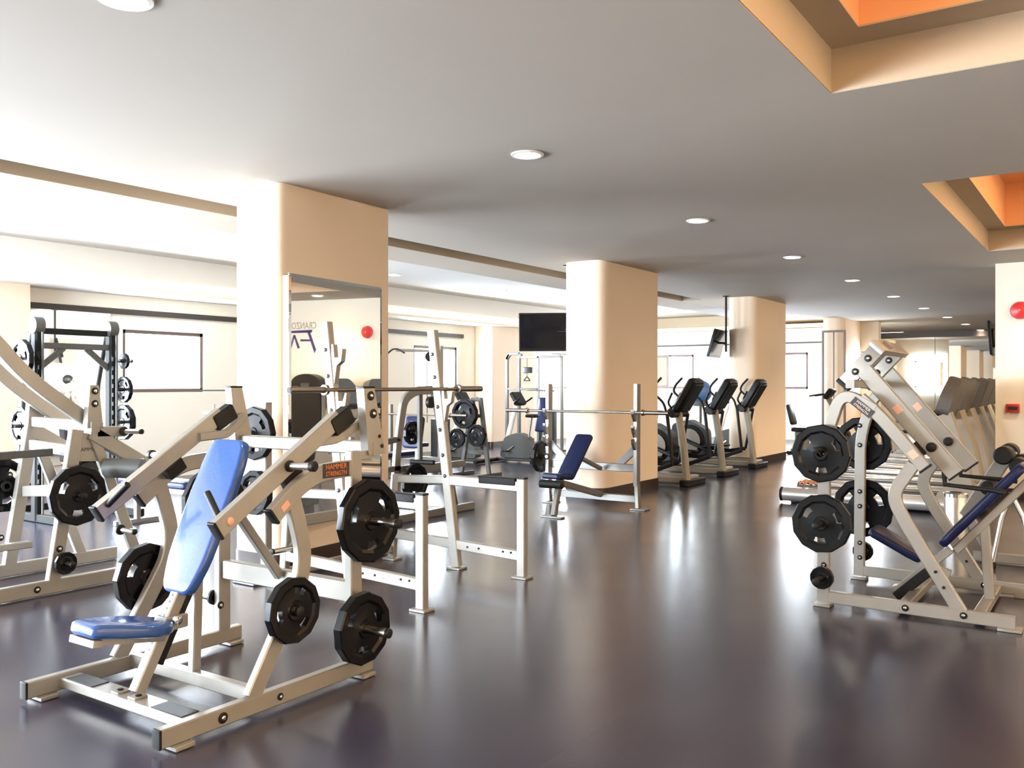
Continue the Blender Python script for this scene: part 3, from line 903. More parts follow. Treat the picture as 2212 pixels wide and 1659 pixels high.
# ---------------------------------------------------------------- incline press machine, right foreground
T = thing('incline_press_machine', 'beige plate-loaded incline press machine at the right of the aisle', 'gym machine', (-1.2, 7.15, 0))
XP = -1.765
for y, s in ((6.62, -1), (7.70, 1)):
    part('base_rail', MB().bar([(XP, y, .07), (-.56 if s < 0 else -.45, y, .055)], YA, .052, .085), fr, T)
    part('rear_post', MB().bar(arc([(XP - .01, y, .03), (XP, y, 1.18), (XP + .12, y, 1.55), (-1.42, y, 1.42)], 7, .16), YA, .057, .082), fr, T)
    part('top_tube', MB().bar(arc([(-1.52, y, 1.50), (-1.38, y, 1.37), (-1.10, y, 1.03)], 5, .15), YA, .052, .088), fr, T)
    part('end_cap', MB().obox((-1.095, y, 1.024), YA, (.63, 0, -.77), (.77, 0, .63), .055, .014, .092, .004), 'cap', T)
    part('front_strut', MB().bar(arc([(-1.17, y, 1.05), (-1.31, y, .83), (-1.23, y, .66), (-.88, y, .08)], 6, .13), YA, .047, .088), fr, T)
    part('foot_plate', MB().box((XP - .07, y - .06, .001), (XP + .05, y + .06, .022), .005), fr, T)
    part('foot_plate', MB().box((-.66, y - .06, .001), (-.52, y + .06, .02), .005), fr, T)
    for hz in (1.135, .605, .215):
        horn(T, (XP, y + s * .026 if s > 0 else y - .026, hz), (0, s, 0), .22, .023, cap=True)
    for hz in (1.26, 1.10, .72, .60, .30, .18):
        bolt(T, (XP, y - .0288, hz), (0, -1, 0), .015)
    for xx in (-1.22, -.86): bolt(T, (xx, y - .0265, .065), (0, -1, 0), .018)
    for (xx, zz) in ((-1.03, .335), (-.98, .235)): bolt(T, (xx, y - .0265, zz), (0, -1, 0), .008)
    # lever arm and its tilted pivot bracket
    ya = y - s * .17
    e0, e1 = V((-1.53, ya, 1.70)), V((-.93, ya, .98))
    dv = (e1 - e0).normalized(); up = V((-dv.z, 0, dv.x))
    am = part('lever_arm', MB().bar([e0, e1], YA, .056, .115), fr, T)
    part('end_cap', MB().obox(e1 + dv * .004, YA, dv, up, .06, .014, .12, .004), 'cap', am)
    part('hand_grip', MB().tube([e1 - dv * .06 - up * .05, e1 - dv * .02 - up * .14 + V((.05, 0, 0)), e1 + V((.20, s * .02, -.09)), e1 + V((.30, s * .04, -.10))], .017, 14), 'rubber', am)
    part('arm_knob', MB().lathe(e0 + dv * .70 + V((0, -.030, 0)), (0, -1, 0), [(.034, 0), (.034, .018), (.022, .024)], 18), 'rubber', am)
    part('stop_block', MB().obox(e0 + dv * .66 - up * .085, YA, dv, up, .062, .105, .075, .006), 'rubber', T)
    part('warning_label', MB().obox(e0 + dv * .36 + V((0, -.0285, 0)), YA, dv, up, .002, .06, .05), 'label_pink', am)
    bd = V((.68, 0, .735)).normalized(); bn = V((-bd.z, 0, bd.x))
    bc = V((-1.555, ya - s * .02 - .0, 1.73))
    bk = part('pivot_bracket', MB().obox(bc, YA, bd, bn, .055, .34, .105, .004), fr, T)
    part('end_cap', MB().obox(bc - bd * .182, YA, bd, bn, .060, .035, .112, .006), 'cap', bk)
    part('end_cap', MB().obox(bc + bd * .182, YA, bd, bn, .060, .035, .112, .006), 'cap', bk)
    for q in (-.055, .075): bolt(bk, bc + bd * q + V((0, -.028, 0)), (0, -1, 0), .020)
part('top_crossbar', MB().obox((-1.435, 7.16, 1.862), YA, (.68, 0, .735), (-.735, 0, .68), .86, .045, .12, .004), fr, T)
part('bracket_bar', MB().obox((-1.49, 7.00, 1.80), YA, (.68, 0, .735), (-.735, 0, .68), .05, .26, .07, .004), fr, T)
part('lower_pivot_bar', MB().bar([(-1.60, 6.66, 1.60), (-1.60, 7.66, 1.60)], XA, .06, .06), fr, T)
part('name_plate', MB().obox((-1.50, 6.5905, 1.435), (.77, 0, -.63), (.63, 0, .77), YA, .17, .062, .002), 'label_dark', T, 'dark maker label with pale writing')
l_ = MB(); a_ = V((.77, 0, -.63)); c_ = V((.63, 0, .77))
l_.text('HAMMER', V((-1.50, 6.589, 1.435)) + c_ * .014, a_, c_, .028, .0006); l_.text('STRENGTH', V((-1.50, 6.589, 1.435)) - c_ * .014, a_, c_, .024, .0006)
part('name_lettering', l_, 'label_white', T)
part('warning_label', MB().obox((-1.17, 6.592, 1.12), YA, (.63, 0, -.77), (.77, 0, .63), .002, .06, .05), 'label_pink', T)
for xx in (-1.25, -.78): part('floor_crossbar', MB().bar([(xx, 6.65, .05), (xx, 7.67, .05)], XA, .075, .06), fr, T)
part('post_foot', MB().bar([(-1.40, 7.16, .07), (-1.22, 7.16, .12)], YA, .10, .05), fr, T)
part('seat_post', MB().bar([(-1.38, 7.16, .06), (-1.02, 7.16, .40)], YA, .055, .06), fr, T)
part('post_sleeve', MB().bar([(-1.38, 7.12, .02), (-1.16, 7.12, .23)], YA, .05, .07), 'cap', T)
part('seat', MB().pad(round_poly([(0, -.15), (.40, -.12), (.40, .12), (0, .15)], .05), (-1.57, 7.16, .475), (.87, 0, -.46), YA, .06, .022), 'navy', T, 'navy blue seat pad')
part('seat_plate', MB().obox((-1.42, 7.16, .40), (.87, 0, -.46), YA, (.46, 0, .87), .30, .12, .035, .004), 'cap', T)
part('seat_link', MB().bar([(-1.22, 7.16, .28), (-1.02, 7.16, .22)], YA, .05, .06), fr, T)
part('back_pad', MB().pad(round_poly([(0, -.14), (.80, -.15), (.80, .15), (0, .14)], .07), (-1.045, 7.16, .415), (.655, 0, .756), YA, .065, .026), 'navy', T, 'navy blue back pad')
part('pad_support', MB().bar([(-.98, 7.16, .40), (-.48, 7.16, .98)], YA, .06, .06), fr, T)
part('pad_post', MB().bar([(-.80, 7.16, .62), (-.765, 7.16, .08)], YA, .055, .065), fr, T)
PR = 'weight plates on the incline press'
plate((XP, 6.53, 1.105), .205, 'upper near black plate on the beige incline press, closest to the aisle', yaw=-PI / 2, th=.06, spin=.2)
plate((XP, 6.535, .605), .207, 'lower near black plate on the beige incline press, closest to the aisle', yaw=-PI / 2, th=.05, m='plate_matt', spin=.1)
plate((XP, 6.545, .215), .080, 'small black plate at the foot of the near post of the beige incline press', yaw=-PI / 2, th=.05)
plate((XP, 7.79, 1.105), .222, 'upper far black plate behind the bolted post of the beige incline press', yaw=PI / 2, th=.05, spin=.4)
plate((XP, 7.79, .575), .240, 'lower far black plate behind the bolted post of the beige incline press', yaw=PI / 2, th=.05, spin=.2)
plate((XP, 7.78, .215), .080, 'small black plate low behind the far post of the beige incline press', yaw=PI / 2, th=.05)

# ---------------------------------------------------------------- incline bench with bar, in front of the second column
T = thing('incline_bench', 'navy incline weight bench with silver uprights in front of the second column', 'weight bench', (-5.6, 9.9, 0))
YB_ = 10.35
for x in (-6.42, -5.10):
    part('upright', MB().bar([(x - .005, YB_, .30), (x, YB_, 1.60)], XA, .055, .10), 'frame_mid', T)
    part('upright_leg', MB().bar([(x, YB_, .32), (x + .03, YB_ - .03, .02)], XA, .050, .085), 'frame_mid', T)
    hk = MB()
    for zz in (1.22, 1.02, .86): hk.prism([(0, .06), (0, -.10), (.03, -.10), (.08, -.02), (.09, .05), (.07, .05), (.05, .0), (.015, .0)], (x - .02, YB_ - .045, zz), (0, -1, 0), ZA, (.04, 0, 0))
    part('bar_catch', hk, 'chrome', T)
    part('foot_plate', MB().box((x - .05, YB_ - .11, .001), (x + .16, YB_ + .05, .02), .005), 'frame_mid', T)
    part('side_brace', MB().bar([(x, YB_ + .02, .80), (x + (.32 if x < -6 else -.32), YB_ + .04, .52)], YA, .03, .10), 'frame_mid', T)
part('upper_crossbar', MB().bar([(-6.42, YB_ + .04, .52), (-5.10, YB_ + .04, .52)], YA, .05, .10), 'frame_mid', T)
part('lower_crossbar', MB().bar([(-6.42, YB_, .13), (-5.10, YB_, .13)], YA, .05, .09), 'frame_mid', T)
bd2 = V((.10, .60, .79)).normalized()
part('back_pad', MB().pad(round_poly([(.13, 0), (.13, .66), (-.13, .66), (-.13, 0)], .05), (-5.64, 9.42, .455), (-1, .15, 0), bd2, .06, .022), 'navy', T, 'navy back pad, tilted up')
part('seat', MB().pad(round_poly([(-.14, 0), (.14, 0), (.12, .30), (-.12, .30)], .05), (-5.66, 9.14, .46), (1, -.1, 0), (.1, .95, -.10), .07, .024), 'navy', T, 'navy seat pad')
part('front_leg', MB().bar([(-5.62, 9.17, .02), (-5.64, 9.34, .45)], XA, .06, .08), 'frame_mid', T)
part('leg_roller', MB().lathe((-5.79, 9.13, .40), XA, [(.02, 0), (.05, .01), (.05, .31), (.02, .32)], 16), 'rubber', T)
part('foot_plate', MB().box((-5.76, 9.10, .001), (-5.48, 9.20, .02), .005), 'frame_mid', T)
part('bench_beam', MB().bar([(-5.64, 9.34, .40), (-5.63, 10.34, .16)], XA, .06, .08), 'frame_mid', T)
part('pad_strut', MB().bar([(-5.60, 9.70, .70), (-5.60, 10.3, .50)], XA, .05, .05), 'frame_mid', T)
horn(T, (-6.42, YB_ - .05, .62), (0, -1, 0), .02, .022, cap=False)
horn(T, (-6.45, YB_, .61), (-1, 0, 0), .26, .022)
plate((-6.55, YB_, .61), .215, 'black plate hung on the left post of the navy incline bench', th=.055, spin=.3, m='plate_matt')
barbell((-7.05, YB_ - .10, 1.238), (-4.62, YB_ - .10, 1.238), 'steel barbell resting on the uprights of the navy incline bench', sleeve=.36)

# ---------------------------------------------------------------- elliptical trainers
def elliptical(x, y, label):
    """front (mast) end at x, body running towards -x"""
    t = thing('elliptical_trainer', label, 'elliptical trainer', (x, y, 0), 'elliptical trainers in a row between the columns')
    for s in (1, -1):
        part('side_rail', MB().bar([(x - .06, y + s * .24, .09), (x - 1.75, y + s * .24, .09)], YA, .075, .11, .02), 'taupe', t)
    part('front_foot', MB().box((x - .06, y - .36, .002), (x + .09, y + .36, .10), .02), 'cap', t)
    part('rear_foot', MB().box((x - 1.82, y - .32, .002), (x - 1.70, y + .32, .09), .02), 'cap', t)
    part('front_crossbar', MB().bar([(x - .04, y - .28, .10), (x - .04, y + .28, .10)], XA, .09, .09, .015), 'taupe', t)
    part('mast', MB().bar([(x, y - .20, .08), (x - .10, y - .10, .65), (x - .22, y - .03, 1.16)], YA, .11, .11, .03), 'taupe', t)
    part('pivot_hub', MB().tube([(x - .22, y - .27, 1.12), (x - .22, y + .27, 1.12)], .055, 16), 'cap', t)
    # tilted console slab
    d = V((.52, 0, .855)).normalized(); n = V((-d.z, 0, d.x)); c = V((x - .06, y, 1.42))
    c_ = part('console', MB().obox(c, YA, d, n, .42, .60, .13, .05), 'black', t)
    part('console_back', MB().obox(c - n * .07, YA, d, n, .34, .50, .05, .02), 'cap', c_)
    part('display', MB().obox(c + n * .068, YA, d, n, .26, .22, .006, .002), 'screen', c_)
    part('console_arm', MB().obox((x - .27, y, 1.20), YA, (.8, 0, .6), (-.6, 0, .8), .26, .22, .10, .03), 'cap', c_)
    for s in (1, -1):
        yy = y + s * .27
        a = .06 * s
        part('swing_handle', MB().tube(arc([(x - .24 + a, yy, 1.10), (x - .30 + a, yy, 1.30), (x - .50 + a, yy, 1.48), (x - .46 + a, yy, 1.58), (x - .34 + a, yy, 1.70)], 4, .06), .019, 12), 'rubber', t)
        part('fixed_handle', MB().tube(arc([(x - .24, y + s * .14, 1.15), (x - .34, y + s * .16, 1.30), (x - .26, y + s * .17, 1.46)], 4, .05), .017, 12), 'rubber', t)
        lk = part('handle_link', MB().tube([(x - .24 + a, yy, 1.12), (x - .27 - a, yy, .34)], .028, 12), 'cap', t)
        part('pedal_arm', MB().bar([(x - .27 - a, yy, .34), (x - .62, yy - s * .05, .24 + .05 * s), (x - 1.40, yy - s * .06, .42 - .08 * s)], YA, .045, .07, .015), 'cap', t)
        part('foot_pedal', MB().box((x - 1.02, yy - s * .06 - .08, .37), (x - .64, yy - s * .06 + .08, .41), .02), 'rubber', t)
    part('flywheel_cover', MB().lathe((x - 1.32, y - .16, .48), YA, [(.05, 0), (.30, .02), (.36, .06), (.36, .26), (.30, .30), (.05, .32)], 30), 'black', t)
    part('cover_disc', MB().lathe((x - 1.32, y - .165, .48), (0, -1, 0), [(.04, 0), (.235, .004), (.235, .02), (.05, .03)], 28), 'taupe', t)
    part('shroud', MB().prism(round_poly([(-1.75, .12), (-.95, .12), (-.98, .70), (-1.35, .90), (-1.70, .80)], .08, 3), (x, y - .13, 0), XA, ZA, (0, .26, 0)), 'black', t)
    return t


elliptical(-5.62, 13.35, 'nearest of the three elliptical trainers, just right of the second column')
elliptical(-5.68, 15.05, 'middle elliptical trainer of the three between the columns')
elliptical(-5.74, 16.8, 'farthest of the three elliptical trainers, in front of the third column')

# exercise ball on a wall shelf rack behind the ellipticals
T = thing('exercise_ball', 'blue exercise ball on a stand behind the elliptical trainers', 'exercise ball', (-8.2, 20.0, 0))
ORG[T.name] = (-8.2, 20.0, 0)
part('ball', MB().ball((-8.2, 20.0, 1.42), .27, 28, 18), 'ballblue', T)
part('stand_pole', MB().tube([(-8.2, 20, .02), (-8.2, 20, 1.1)], .03, 12), 'frame_grey', T)
part('stand_ring', MB().lathe((-8.2, 20, 1.08), ZA, [(.12, 0), (.18, 0), (.18, .12), (.15, .12)], 20), 'frame_grey', T)
part('stand_base', MB().lathe((-8.2, 20, 0), ZA, [(.26, .001), (.26, .02), (.05, .04)], 20), 'frame_grey', T)


# ---------------------------------------------------------------- treadmills on the right, running end towards the aisle
def treadmill(x, y, label):
    t = thing('treadmill', label, 'treadmill', (x, y, 0), 'treadmills in a row beside the aisle')
    L = 2.0
    part('side_deck', MB().box((x + .02, y - .44, .10), (x + L, y - .31, .205), .03).box((x + .02, y + .31, .10), (x + L, y + .44, .205), .03), 'steel', t)
    part('running_belt', MB().box((x + .06, y - .31, .12), (x + L - .1, y + .31, .175), .01), 'belt', t)
    for s in (1, -1):
        r_ = part('side_tube', MB().lathe((x, y + s * .40, .115), XA, [(.03, 0), (.088, .004), (.092, .02), (.092, L + .18), (.03, L + .2)], 26), 'alu', t)
        part('tube_cap', MB().lathe((x + .002, y + s * .40, .115), (-1, 0, 0), [(.092, -.03), (.095, .006), (.06, .014)], 26), 'cap', r_)
        part('rear_foot', MB().box((x + .12, y + s * .36 - .04, .002), (x + .22, y + s * .36 + .04, .10), .01), 'rubber', t)
    part('motor_hood', MB().prism(round_poly([(L - .12, .05), (L + .46, .05), (L + .42, .26), (L + .1, .40), (L - .08, .26)], .08, 4), (x, y - .42, 0), XA, ZA, (0, .84, 0)), 'taupe', t)
    part('front_foot', MB().box((x + L + .1, y - .38, .002), (x + L + .3, y + .38, .06), .01), 'rubber', t)
    for s in (1, -1):
        part('mast', MB().bar(arc([(x + L + .26, y + s * .40, .10), (x + L + .16, y + s * .40, .70), (x + L - .02, y + s * .38, 1.22)], 4, .2), YA, .06, .26, .03), 'taupe', t)
        part('hand_rail', MB().tube(arc([(x + L + .0, y + s * .40, 1.10), (x + L - .25, y + s * .41, 1.04), (x + L - .55, y + s * .41, .98)], 4, .05), .022, 12), 'rubber', t)
    d = V((.30, 0, .95)).normalized(); n = V((-d.z, 0, d.x)); c = V((x + L + .06, y, 1.42))
    out = round_poly([(-.44, -.22), (.44, -.22), (.42, .08), (.22, .26), (-.22, .26), (-.42, .08)], .09, 4)
    c_ = part('console', MB().prism(out, c - n * .05, (0, -1, 0), d, n * .15), 'taupe_dark', t)
    part('console_panel', MB().prism(ring_offset(out, .05), c + n * .08, (0, -1, 0), d, n * .006), 'screen', c_)
    part('console_tray', MB().obox(c - d * .26 + n * .10, YA, n, d, .70, .22, .05, .02), 'cap', c_)
    return t


tl = ['treadmill nearest the incline press, its silver roller end lying furthest forward', 'second treadmill of the row beyond the incline press',
      'third treadmill of the row beyond the incline press', 'fourth treadmill of the row beyond the incline press', 'fifth treadmill of the row beyond the incline press',
      'sixth treadmill of the row beyond the incline press', 'seventh treadmill of the row, next to last before the end mirrors', 'farthest treadmill of the row in front of the end mirrors']
for q in range(8): treadmill(-3.80 - .02 * q, 12.50 + q * 1.16, tl[q])
t = MB(); random.seed(3)
P_ = []
for i in range(9):
    row = []
    for j in range(5):
        row.append((-3.62 + i * .038 + random.uniform(-.008, .008), 12.28 + j * .05, .225 + .055 * abs(math.sin(i * 1.4 + j)) + random.uniform(0, .03)))
    P_.append(row)
vs = [p for r in P_ for p in r]; n0 = len(vs)
vs += [(p[0], p[1], max(.207, p[2] - .03)) for p in vs]
fs = []
for i in range(8):
    for j in range(4):
        a = i * 5 + j
        fs += [(a, a + 5, a + 6, a + 1), (n0 + a, n0 + a + 1, n0 + a + 6, n0 + a + 5)]
for j in range(4): fs += [(j, j + 1, n0 + j + 1, n0 + j), (40 + j, n0 + 40 + j, n0 + 41 + j, 41 + j)]
for i in range(8): fs += [(i * 5, n0 + i * 5, n0 + i * 5 + 5, i * 5 + 5), (i * 5 + 4, i * 5 + 9, n0 + i * 5 + 9, n0 + i * 5 + 4)]
t.add(vs, fs)
solo('towel', t, 'towel', 'crumpled orange and brown towel left on the nearest treadmill', 'towel', (-3.47, 12.4, .207))

# steel bin behind the incline press
T = thing('waste_bin', 'round brushed steel waste bin behind the incline press machine', 'waste bin', (-1.32, 9.6, 0))
part('body', MB().lathe((-1.32, 9.6, 0), ZA, [(.10, .002), (.105, .006), (.105, .50), (.100, .52)], 28), 'steel', T)
part('lid', MB().lathe((-1.32, 9.6, .52), ZA, [(.108, -.012), (.108, .02), (.09, .03), (.05, .032)], 28), 'chrome', T)
part('bin_opening', MB().lathe((-1.32, 9.6, .552), ZA, [(.055, -.003), (.05, .003)], 20), 'cap', T)

# roller bench and stool legs at the right edge
T = thing('roller_bench', 'beige leg-roller bench with black foam rollers at the right edge of the photo', 'weight bench', (-.85, 9.1, 0))
part('main_beam', MB().bar([(-1.16, 9.05, .40), (-.80, 9.0, 1.02)], YA, .07, .12), fr, T)
part('lower_beam', MB().bar([(-1.16, 9.05, .44), (-.95, 9.05, .06)], YA, .06, .08), fr, T)
part('base_rail', MB().bar([(-1.1, 9.05, .05), (.2, 9.05, .05)], YA, .06, .08), fr, T)
for (xx, zz, r_) in ((-.83, .985, .078), (-.72, .90, .07), (-.95, .70, .06)):
    part('foam_roller', MB().lathe((xx, 8.93, zz), (0, -1, 0), [(.02, 0), (r_, .01), (r_, .22), (r_ * .8, .235), (.02, .235)], 22), 'rubber', T)
    part('roller_axle', MB().tube([(xx, 8.94, zz), (xx, 9.3, zz)], .015, 10), 'chrome', T)
    part('foam_roller', MB().lathe((xx, 9.12, zz), YA, [(.02, 0), (r_, .01), (r_, .22), (r_ * .8, .235), (.02, .235)], 22), 'rubber', T)
part('bench_pad', MB().pad(round_poly([(0, -.15), (.9, -.15), (.9, .15), (0, .15)], .05), (-.60, 9.05, .70), (.9, 0, .2), YA, .07, .025), 'navy', T)
part('pad_post', MB().bar([(-.3, 9.05, .74), (-.3, 9.05, .06)], YA, .06, .06), fr, T)
for a, c in (((-.78, 8.80, .66), (-.92, 8.78, .03)), ((-.78, 8.80, .66), (-.62, 8.72, .03))):
    lg = part('leg', MB().tube(arc([a, ((a[0] + c[0]) / 2 + (.03 if c[0] > -.8 else 0), 8.79, .42), c], 3, .05), .022, 12), 'chrome', T)
    part('leg_cap', MB().lathe((c[0], c[1], .002), ZA, [(.03, 0), (.03, .05), (.024, .055)], 14), 'cap', lg)

# ---------------------------------------------------------------- wall fittings on the alarm wall
T = thing('alarm_bell', 'round red fire alarm bell high on the cream wall at the right edge', 'alarm bell', (-1.16, 14.4, 2.63))
part('gong', MB().lathe((-1.16, 14.34, 2.63), (0, -1, 0), [(.03, -.02), (.125, -.02), (.125, .0), (.11, .03), (.05, .045), (.012, .05)], 30), 'red', T)
part('bell_base', MB().lathe((-1.16, 14.4, 2.63), (0, -1, 0), [(.06, .001), (.06, .045), (.03, .05)], 20), 'red', T)
part('gong_nut', MB().lathe((-1.16, 14.29, 2.63), (0, -1, 0), [(.014, 0), (.012, .01)], 10), 'chrome', T)
T = thing('fire_call_point', 'small red break-glass fire box on the cream wall under the alarm bell', 'fire alarm box', (-1.25, 14.4, 1.26))
part('housing', MB().box((-1.335, 14.36, 1.20), (-1.165, 14.399, 1.32), .01), 'red', T)
part('glass_panel', MB().box((-1.315, 14.355, 1.235), (-1.185, 14.36, 1.285)), 'label_dark', T)
# painted sign letters (seen reversed in the column mirror)
t = MB().text('CRANZON', (.05, 14.397, 2.79), XA, ZA, .20, .002, 'LEFT', .72)
o = solo('wall_sign', t, 'sign_grey', 'thin grey CRANZON lettering on the cream wall, reversed in the column mirror', 'wall sign', (.5, 14.397, 2.79))
t = MB()
for s_ in ([(.27, 2.66), (.10, 2.22), (.06, 2.30), (.21, 2.67)], [(.15, 2.71), (.70, 2.695), (.70, 2.65), (.17, 2.65)], [(.20, 2.51), (.44, 2.52), (.44, 2.475), (.19, 2.475)],
           [(.45, 2.34), (.57, 2.61), (.61, 2.61), (.51, 2.33)], [(.57, 2.61), (.66, 2.34), (.70, 2.34), (.61, 2.61)], [(.67, 2.34), (.80, 2.62), (.84, 2.62), (.73, 2.34)]):
    t.prism(s_, (0, 14.398, 0), XA, ZA, (0, -.004, 0))
solo('wall_sign', t, 'sign_blue', 'large dark blue slanted letters on the cream wall, reversed in the column mirror', 'wall sign', (.5, 14.398, 2.3))
# dark arched cabinet standing under the sign
T = thing('arched_cabinet', 'black arch-topped machine back under the blue sign, seen in the column mirror', 'cabinet', (-.08, 14.0, 0))
o_ = [(-.34, .0), (.34, 0), (.34, 1.60)] + [(.34 * math.cos(a_), 1.60 + .20 * math.sin(a_)) for a_ in [PI * q / 12 for q in range(1, 12)]] + [(-.34, 1.60)]
part('housing', MB().prism(o_, (-.08, 14.05, .002), XA, ZA, (0, -.25, 0)), 'black', T)
part('frame_edge', MB().bar([(-.44, 13.9, .002), (-.44, 13.9, 1.55)], XA, .04, .1).bar([(.28, 13.9, .002), (.28, 13.9, 1.55)], XA, .04, .1), fr, T)
part('reading_panel', MB().box((-.18, 13.79, 1.42), (.02, 13.80, 1.62)), 'frame_grey', T)

# ---------------------------------------------------------------- televisions
def television(c, yaw, w, h, label, pole, tilt=8, mount='ceiling'):
    T = thing('television', label, 'television', tuple(pole))
    u = V((math.cos(yaw), math.sin(yaw), 0)); n0 = V((math.sin(yaw), -math.cos(yaw), 0))
    tl_ = R(tilt); up = V((0, 0, 1)) * math.cos(tl_) + n0 * math.sin(tl_); n = n0 * math.cos(tl_) - V((0, 0, 1)) * math.sin(tl_)
    c = V(c)
    bz = part('bezel', MB().obox(c, u, up, n, w, h, .05, .012), 'black', T)
    part('screen', MB().obox(c + n * .0255 + up * .01, u, up, n, w * .94, h * .88, .003), 'screen', bz)
    part('logo', MB().text('o', c + n * .027 + u * w * .30 - up * -.04, u, up, .035, .0005), 'logo_grey', bz)
    part('rear_housing', MB().obox(c - n * .045, u, up, n, w * .6, h * .55, .06, .02), 'black', T)
    px_, py_, pz_ = pole
    part('ceiling_pole', MB().tube([(px_, py_, pz_), (px_, py_, c.z - h * .3)], .022, 14), 'black', T)
    part('ceiling_plate', MB().lathe((px_, py_, pz_), (0, 0, -1), [(.07, .001), (.07, .012), (.03, .018)], 18), 'black', T)
    part('mount_arm', MB().tube([(px_, py_, c.z), c - n * .06], .02, 10), 'black', T)
    return T


television((-6.93, 11.15, 2.36), R(30), .86, .56, 'black television hanging beside the second column', (-6.64, 11.22, 3.325), 10)
television((-6.58, 16.9, 2.40), R(97), .90, .56, 'black television seen edge-on, hanging before the third column', (-6.40, 16.9, 3.325), 16)
television((-2.12, 20.0, 2.50), R(-86), .95, .66, 'black television seen edge-on beside the cream alarm wall', (-1.97, 20.05, ZC), 4)

# framed picture on the back wall
T = thing('framed_picture', 'dark framed tan picture on the back wall, right of the second column', 'picture', (-12.1, YB, 2.0))
part('picture_frame', MB().box((-12.75, YB - .04, 1.50), (-11.60, YB - .002, 1.56)).box((-12.75, YB - .04, 2.42), (-11.60, YB - .002, 2.50)).box((-12.75, YB - .04, 1.56), (-12.67, YB - .002, 2.42)).box((-11.68, YB - .04, 1.56), (-11.60, YB - .002, 2.42)), 'winframe', T)
part('print', MB().box((-12.67, YB - .02, 1.56), (-11.68, YB - .004, 2.42)), 'paper', T)
# glazed screen by the fourth column
T = thing('glass_screen', 'narrow framed glass screen standing in front of the fourth column', 'glass screen', (-6.07, 23.6, 0))
part('screen_frame', MB().bar([(-6.34, 23.6, 0.002), (-6.34, 23.6, 2.95), (-5.80, 23.6, 2.95), (-5.80, 23.6, .002)], YA, .05, .05).bar([(-6.07, 23.6, .002), (-6.07, 23.6, 2.95)], YA, .03, .03), 'winframe', T)
part('glass_pane', MB().box((-6.05, 23.597, .03), (-5.83, 23.603, 2.92)), 'glass', T)

# ---------------------------------------------------------------- dark smith machine by the window wall
T = thing('smith_machine', 'dark grey smith machine with two uprights and crossbars in the side bay', 'smith machine', (-10.5, 5.95, 0))
XS = -10.4
for y in (5.50, 6.42):
    s = 1 if y > 6 else -1
    part('upright', MB().bar([(XS, y, .02), (XS, y, 2.26)], YA, .09, .12, .02), 'frame_dark', T)
    part('rear_upright', MB().bar([(XS - .45, y, .02), (XS - .30, y, 1.6), (XS - .12, y, 2.20)], YA, .06, .08, .01), 'frame_grey', T)
    part('top_cap', MB().lathe((XS, y - .06, 2.28), YA, [(.05, 0), (.10, .004), (.10, .116), (.05, .12)], 20), 'frame_grey', T)
    pr = [(.058, .42)]
    for q in range(14): pr += [(.075, .45 + q * .11), (.105, .45 + q * .11), (.105, .50 + q * .11), (.075, .50 + q * .11)]
    pr += [(.058, 1.98)]
    part('notched_rail', MB().prism(pr, (XS, y + .03, 0), XA, ZA, (0, -.06, 0)), 'frame_dark', T)
    part('guide_rod', MB().tube([(XS + .13, y, .10), (XS + .13, y, 2.2)], .014, 10), 'frame_grey', T)
    part('base_rail', MB().bar([(XS - .55, y, .05), (XS + .65, y, .05)], YA, .07, .09), 'frame_dark', T)
    part('corner_brace', MB().bar([(XS, y - s * .02, 1.78), (XS, y - s * .32, 2.03)], XA, .03, .07), 'frame_grey', T)
    for zz in (1.89, 1.53, 1.12): horn(T, (XS, y + s * .045, zz), (0, s, 0), .24, .022)
part('top_crossbar', MB().bar([(XS, 5.50, 2.22), (XS, 6.42, 2.22)], XA, .05, .07), 'frame_dark', T)
part('second_crossbar', MB().bar([(XS, 5.50, 2.05), (XS, 6.42, 2.05)], XA, .05, .07), 'frame_grey', T)
part('rear_crossbar', MB().bar([(XS - .50, 5.50, .10), (XS - .50, 6.42, .10)], XA, .06, .08), 'frame_dark', T)
SG = 'weight plates on the smith machine'
plate((XS, 6.60, 1.89), .10, 'small dark plate on the top right peg of the dark smith machine', yaw=PI / 2, th=.04)
plate((XS, 6.60, 1.53), .165, 'medium black plate on the middle right peg of the dark smith machine', yaw=PI / 2, th=.05)
plate((XS, 6.60, 1.12), .222, 'large black plate on the lower right peg of the dark smith machine', yaw=PI / 2, th=.06)
plate((XS, 5.33, 1.89), .222, 'large black plate on the top left peg of the dark smith machine', yaw=-PI / 2, th=.06)
plate((XS, 5.33, 1.12), .222, 'large black plate on the lower left peg of the dark smith machine', yaw=-PI / 2, th=.06)

# flat bench and stand seen between the pulldown and the press
T = thing('flat_bench', 'navy flat bench with a white edge in the bright side bay behind the press', 'weight bench', (-8.9, 6.1, 0))
part('bench_pad', MB().pad(round_poly([(-.62, -.15), (.62, -.15), (.62, .15), (-.62, .15)], .05), (-8.9, 6.1, .46), XA, YA, .08, .03), 'navy', T)
part('bench_beam', MB().bar([(-9.4, 6.1, .42), (-8.4, 6.1, .42)], YA, .07, .07), fr, T)
for xx in (-9.35, -8.45):
    part('leg', MB().bar([(xx, 6.1, .42), (xx, 6.1, .05)], YA, .06, .06), fr, T)
    part('cross_foot', MB().bar([(xx, 5.82, .03), (xx, 6.38, .03)], XA, .06, .05), fr, T)
T = thing('dumbbell_stand', 'thin white stand with a crossbar in front of the bright first window', 'stand', (-9.1, 7.3, 0))
part('pole', MB().tube([(-9.1, 7.35, .02), (-9.1, 7.35, 1.72)], .018, 10), fr, T)
part('pole', MB().tube([(-9.28, 7.1, .02), (-9.28, 7.1, 1.35)], .015, 10), fr, T)
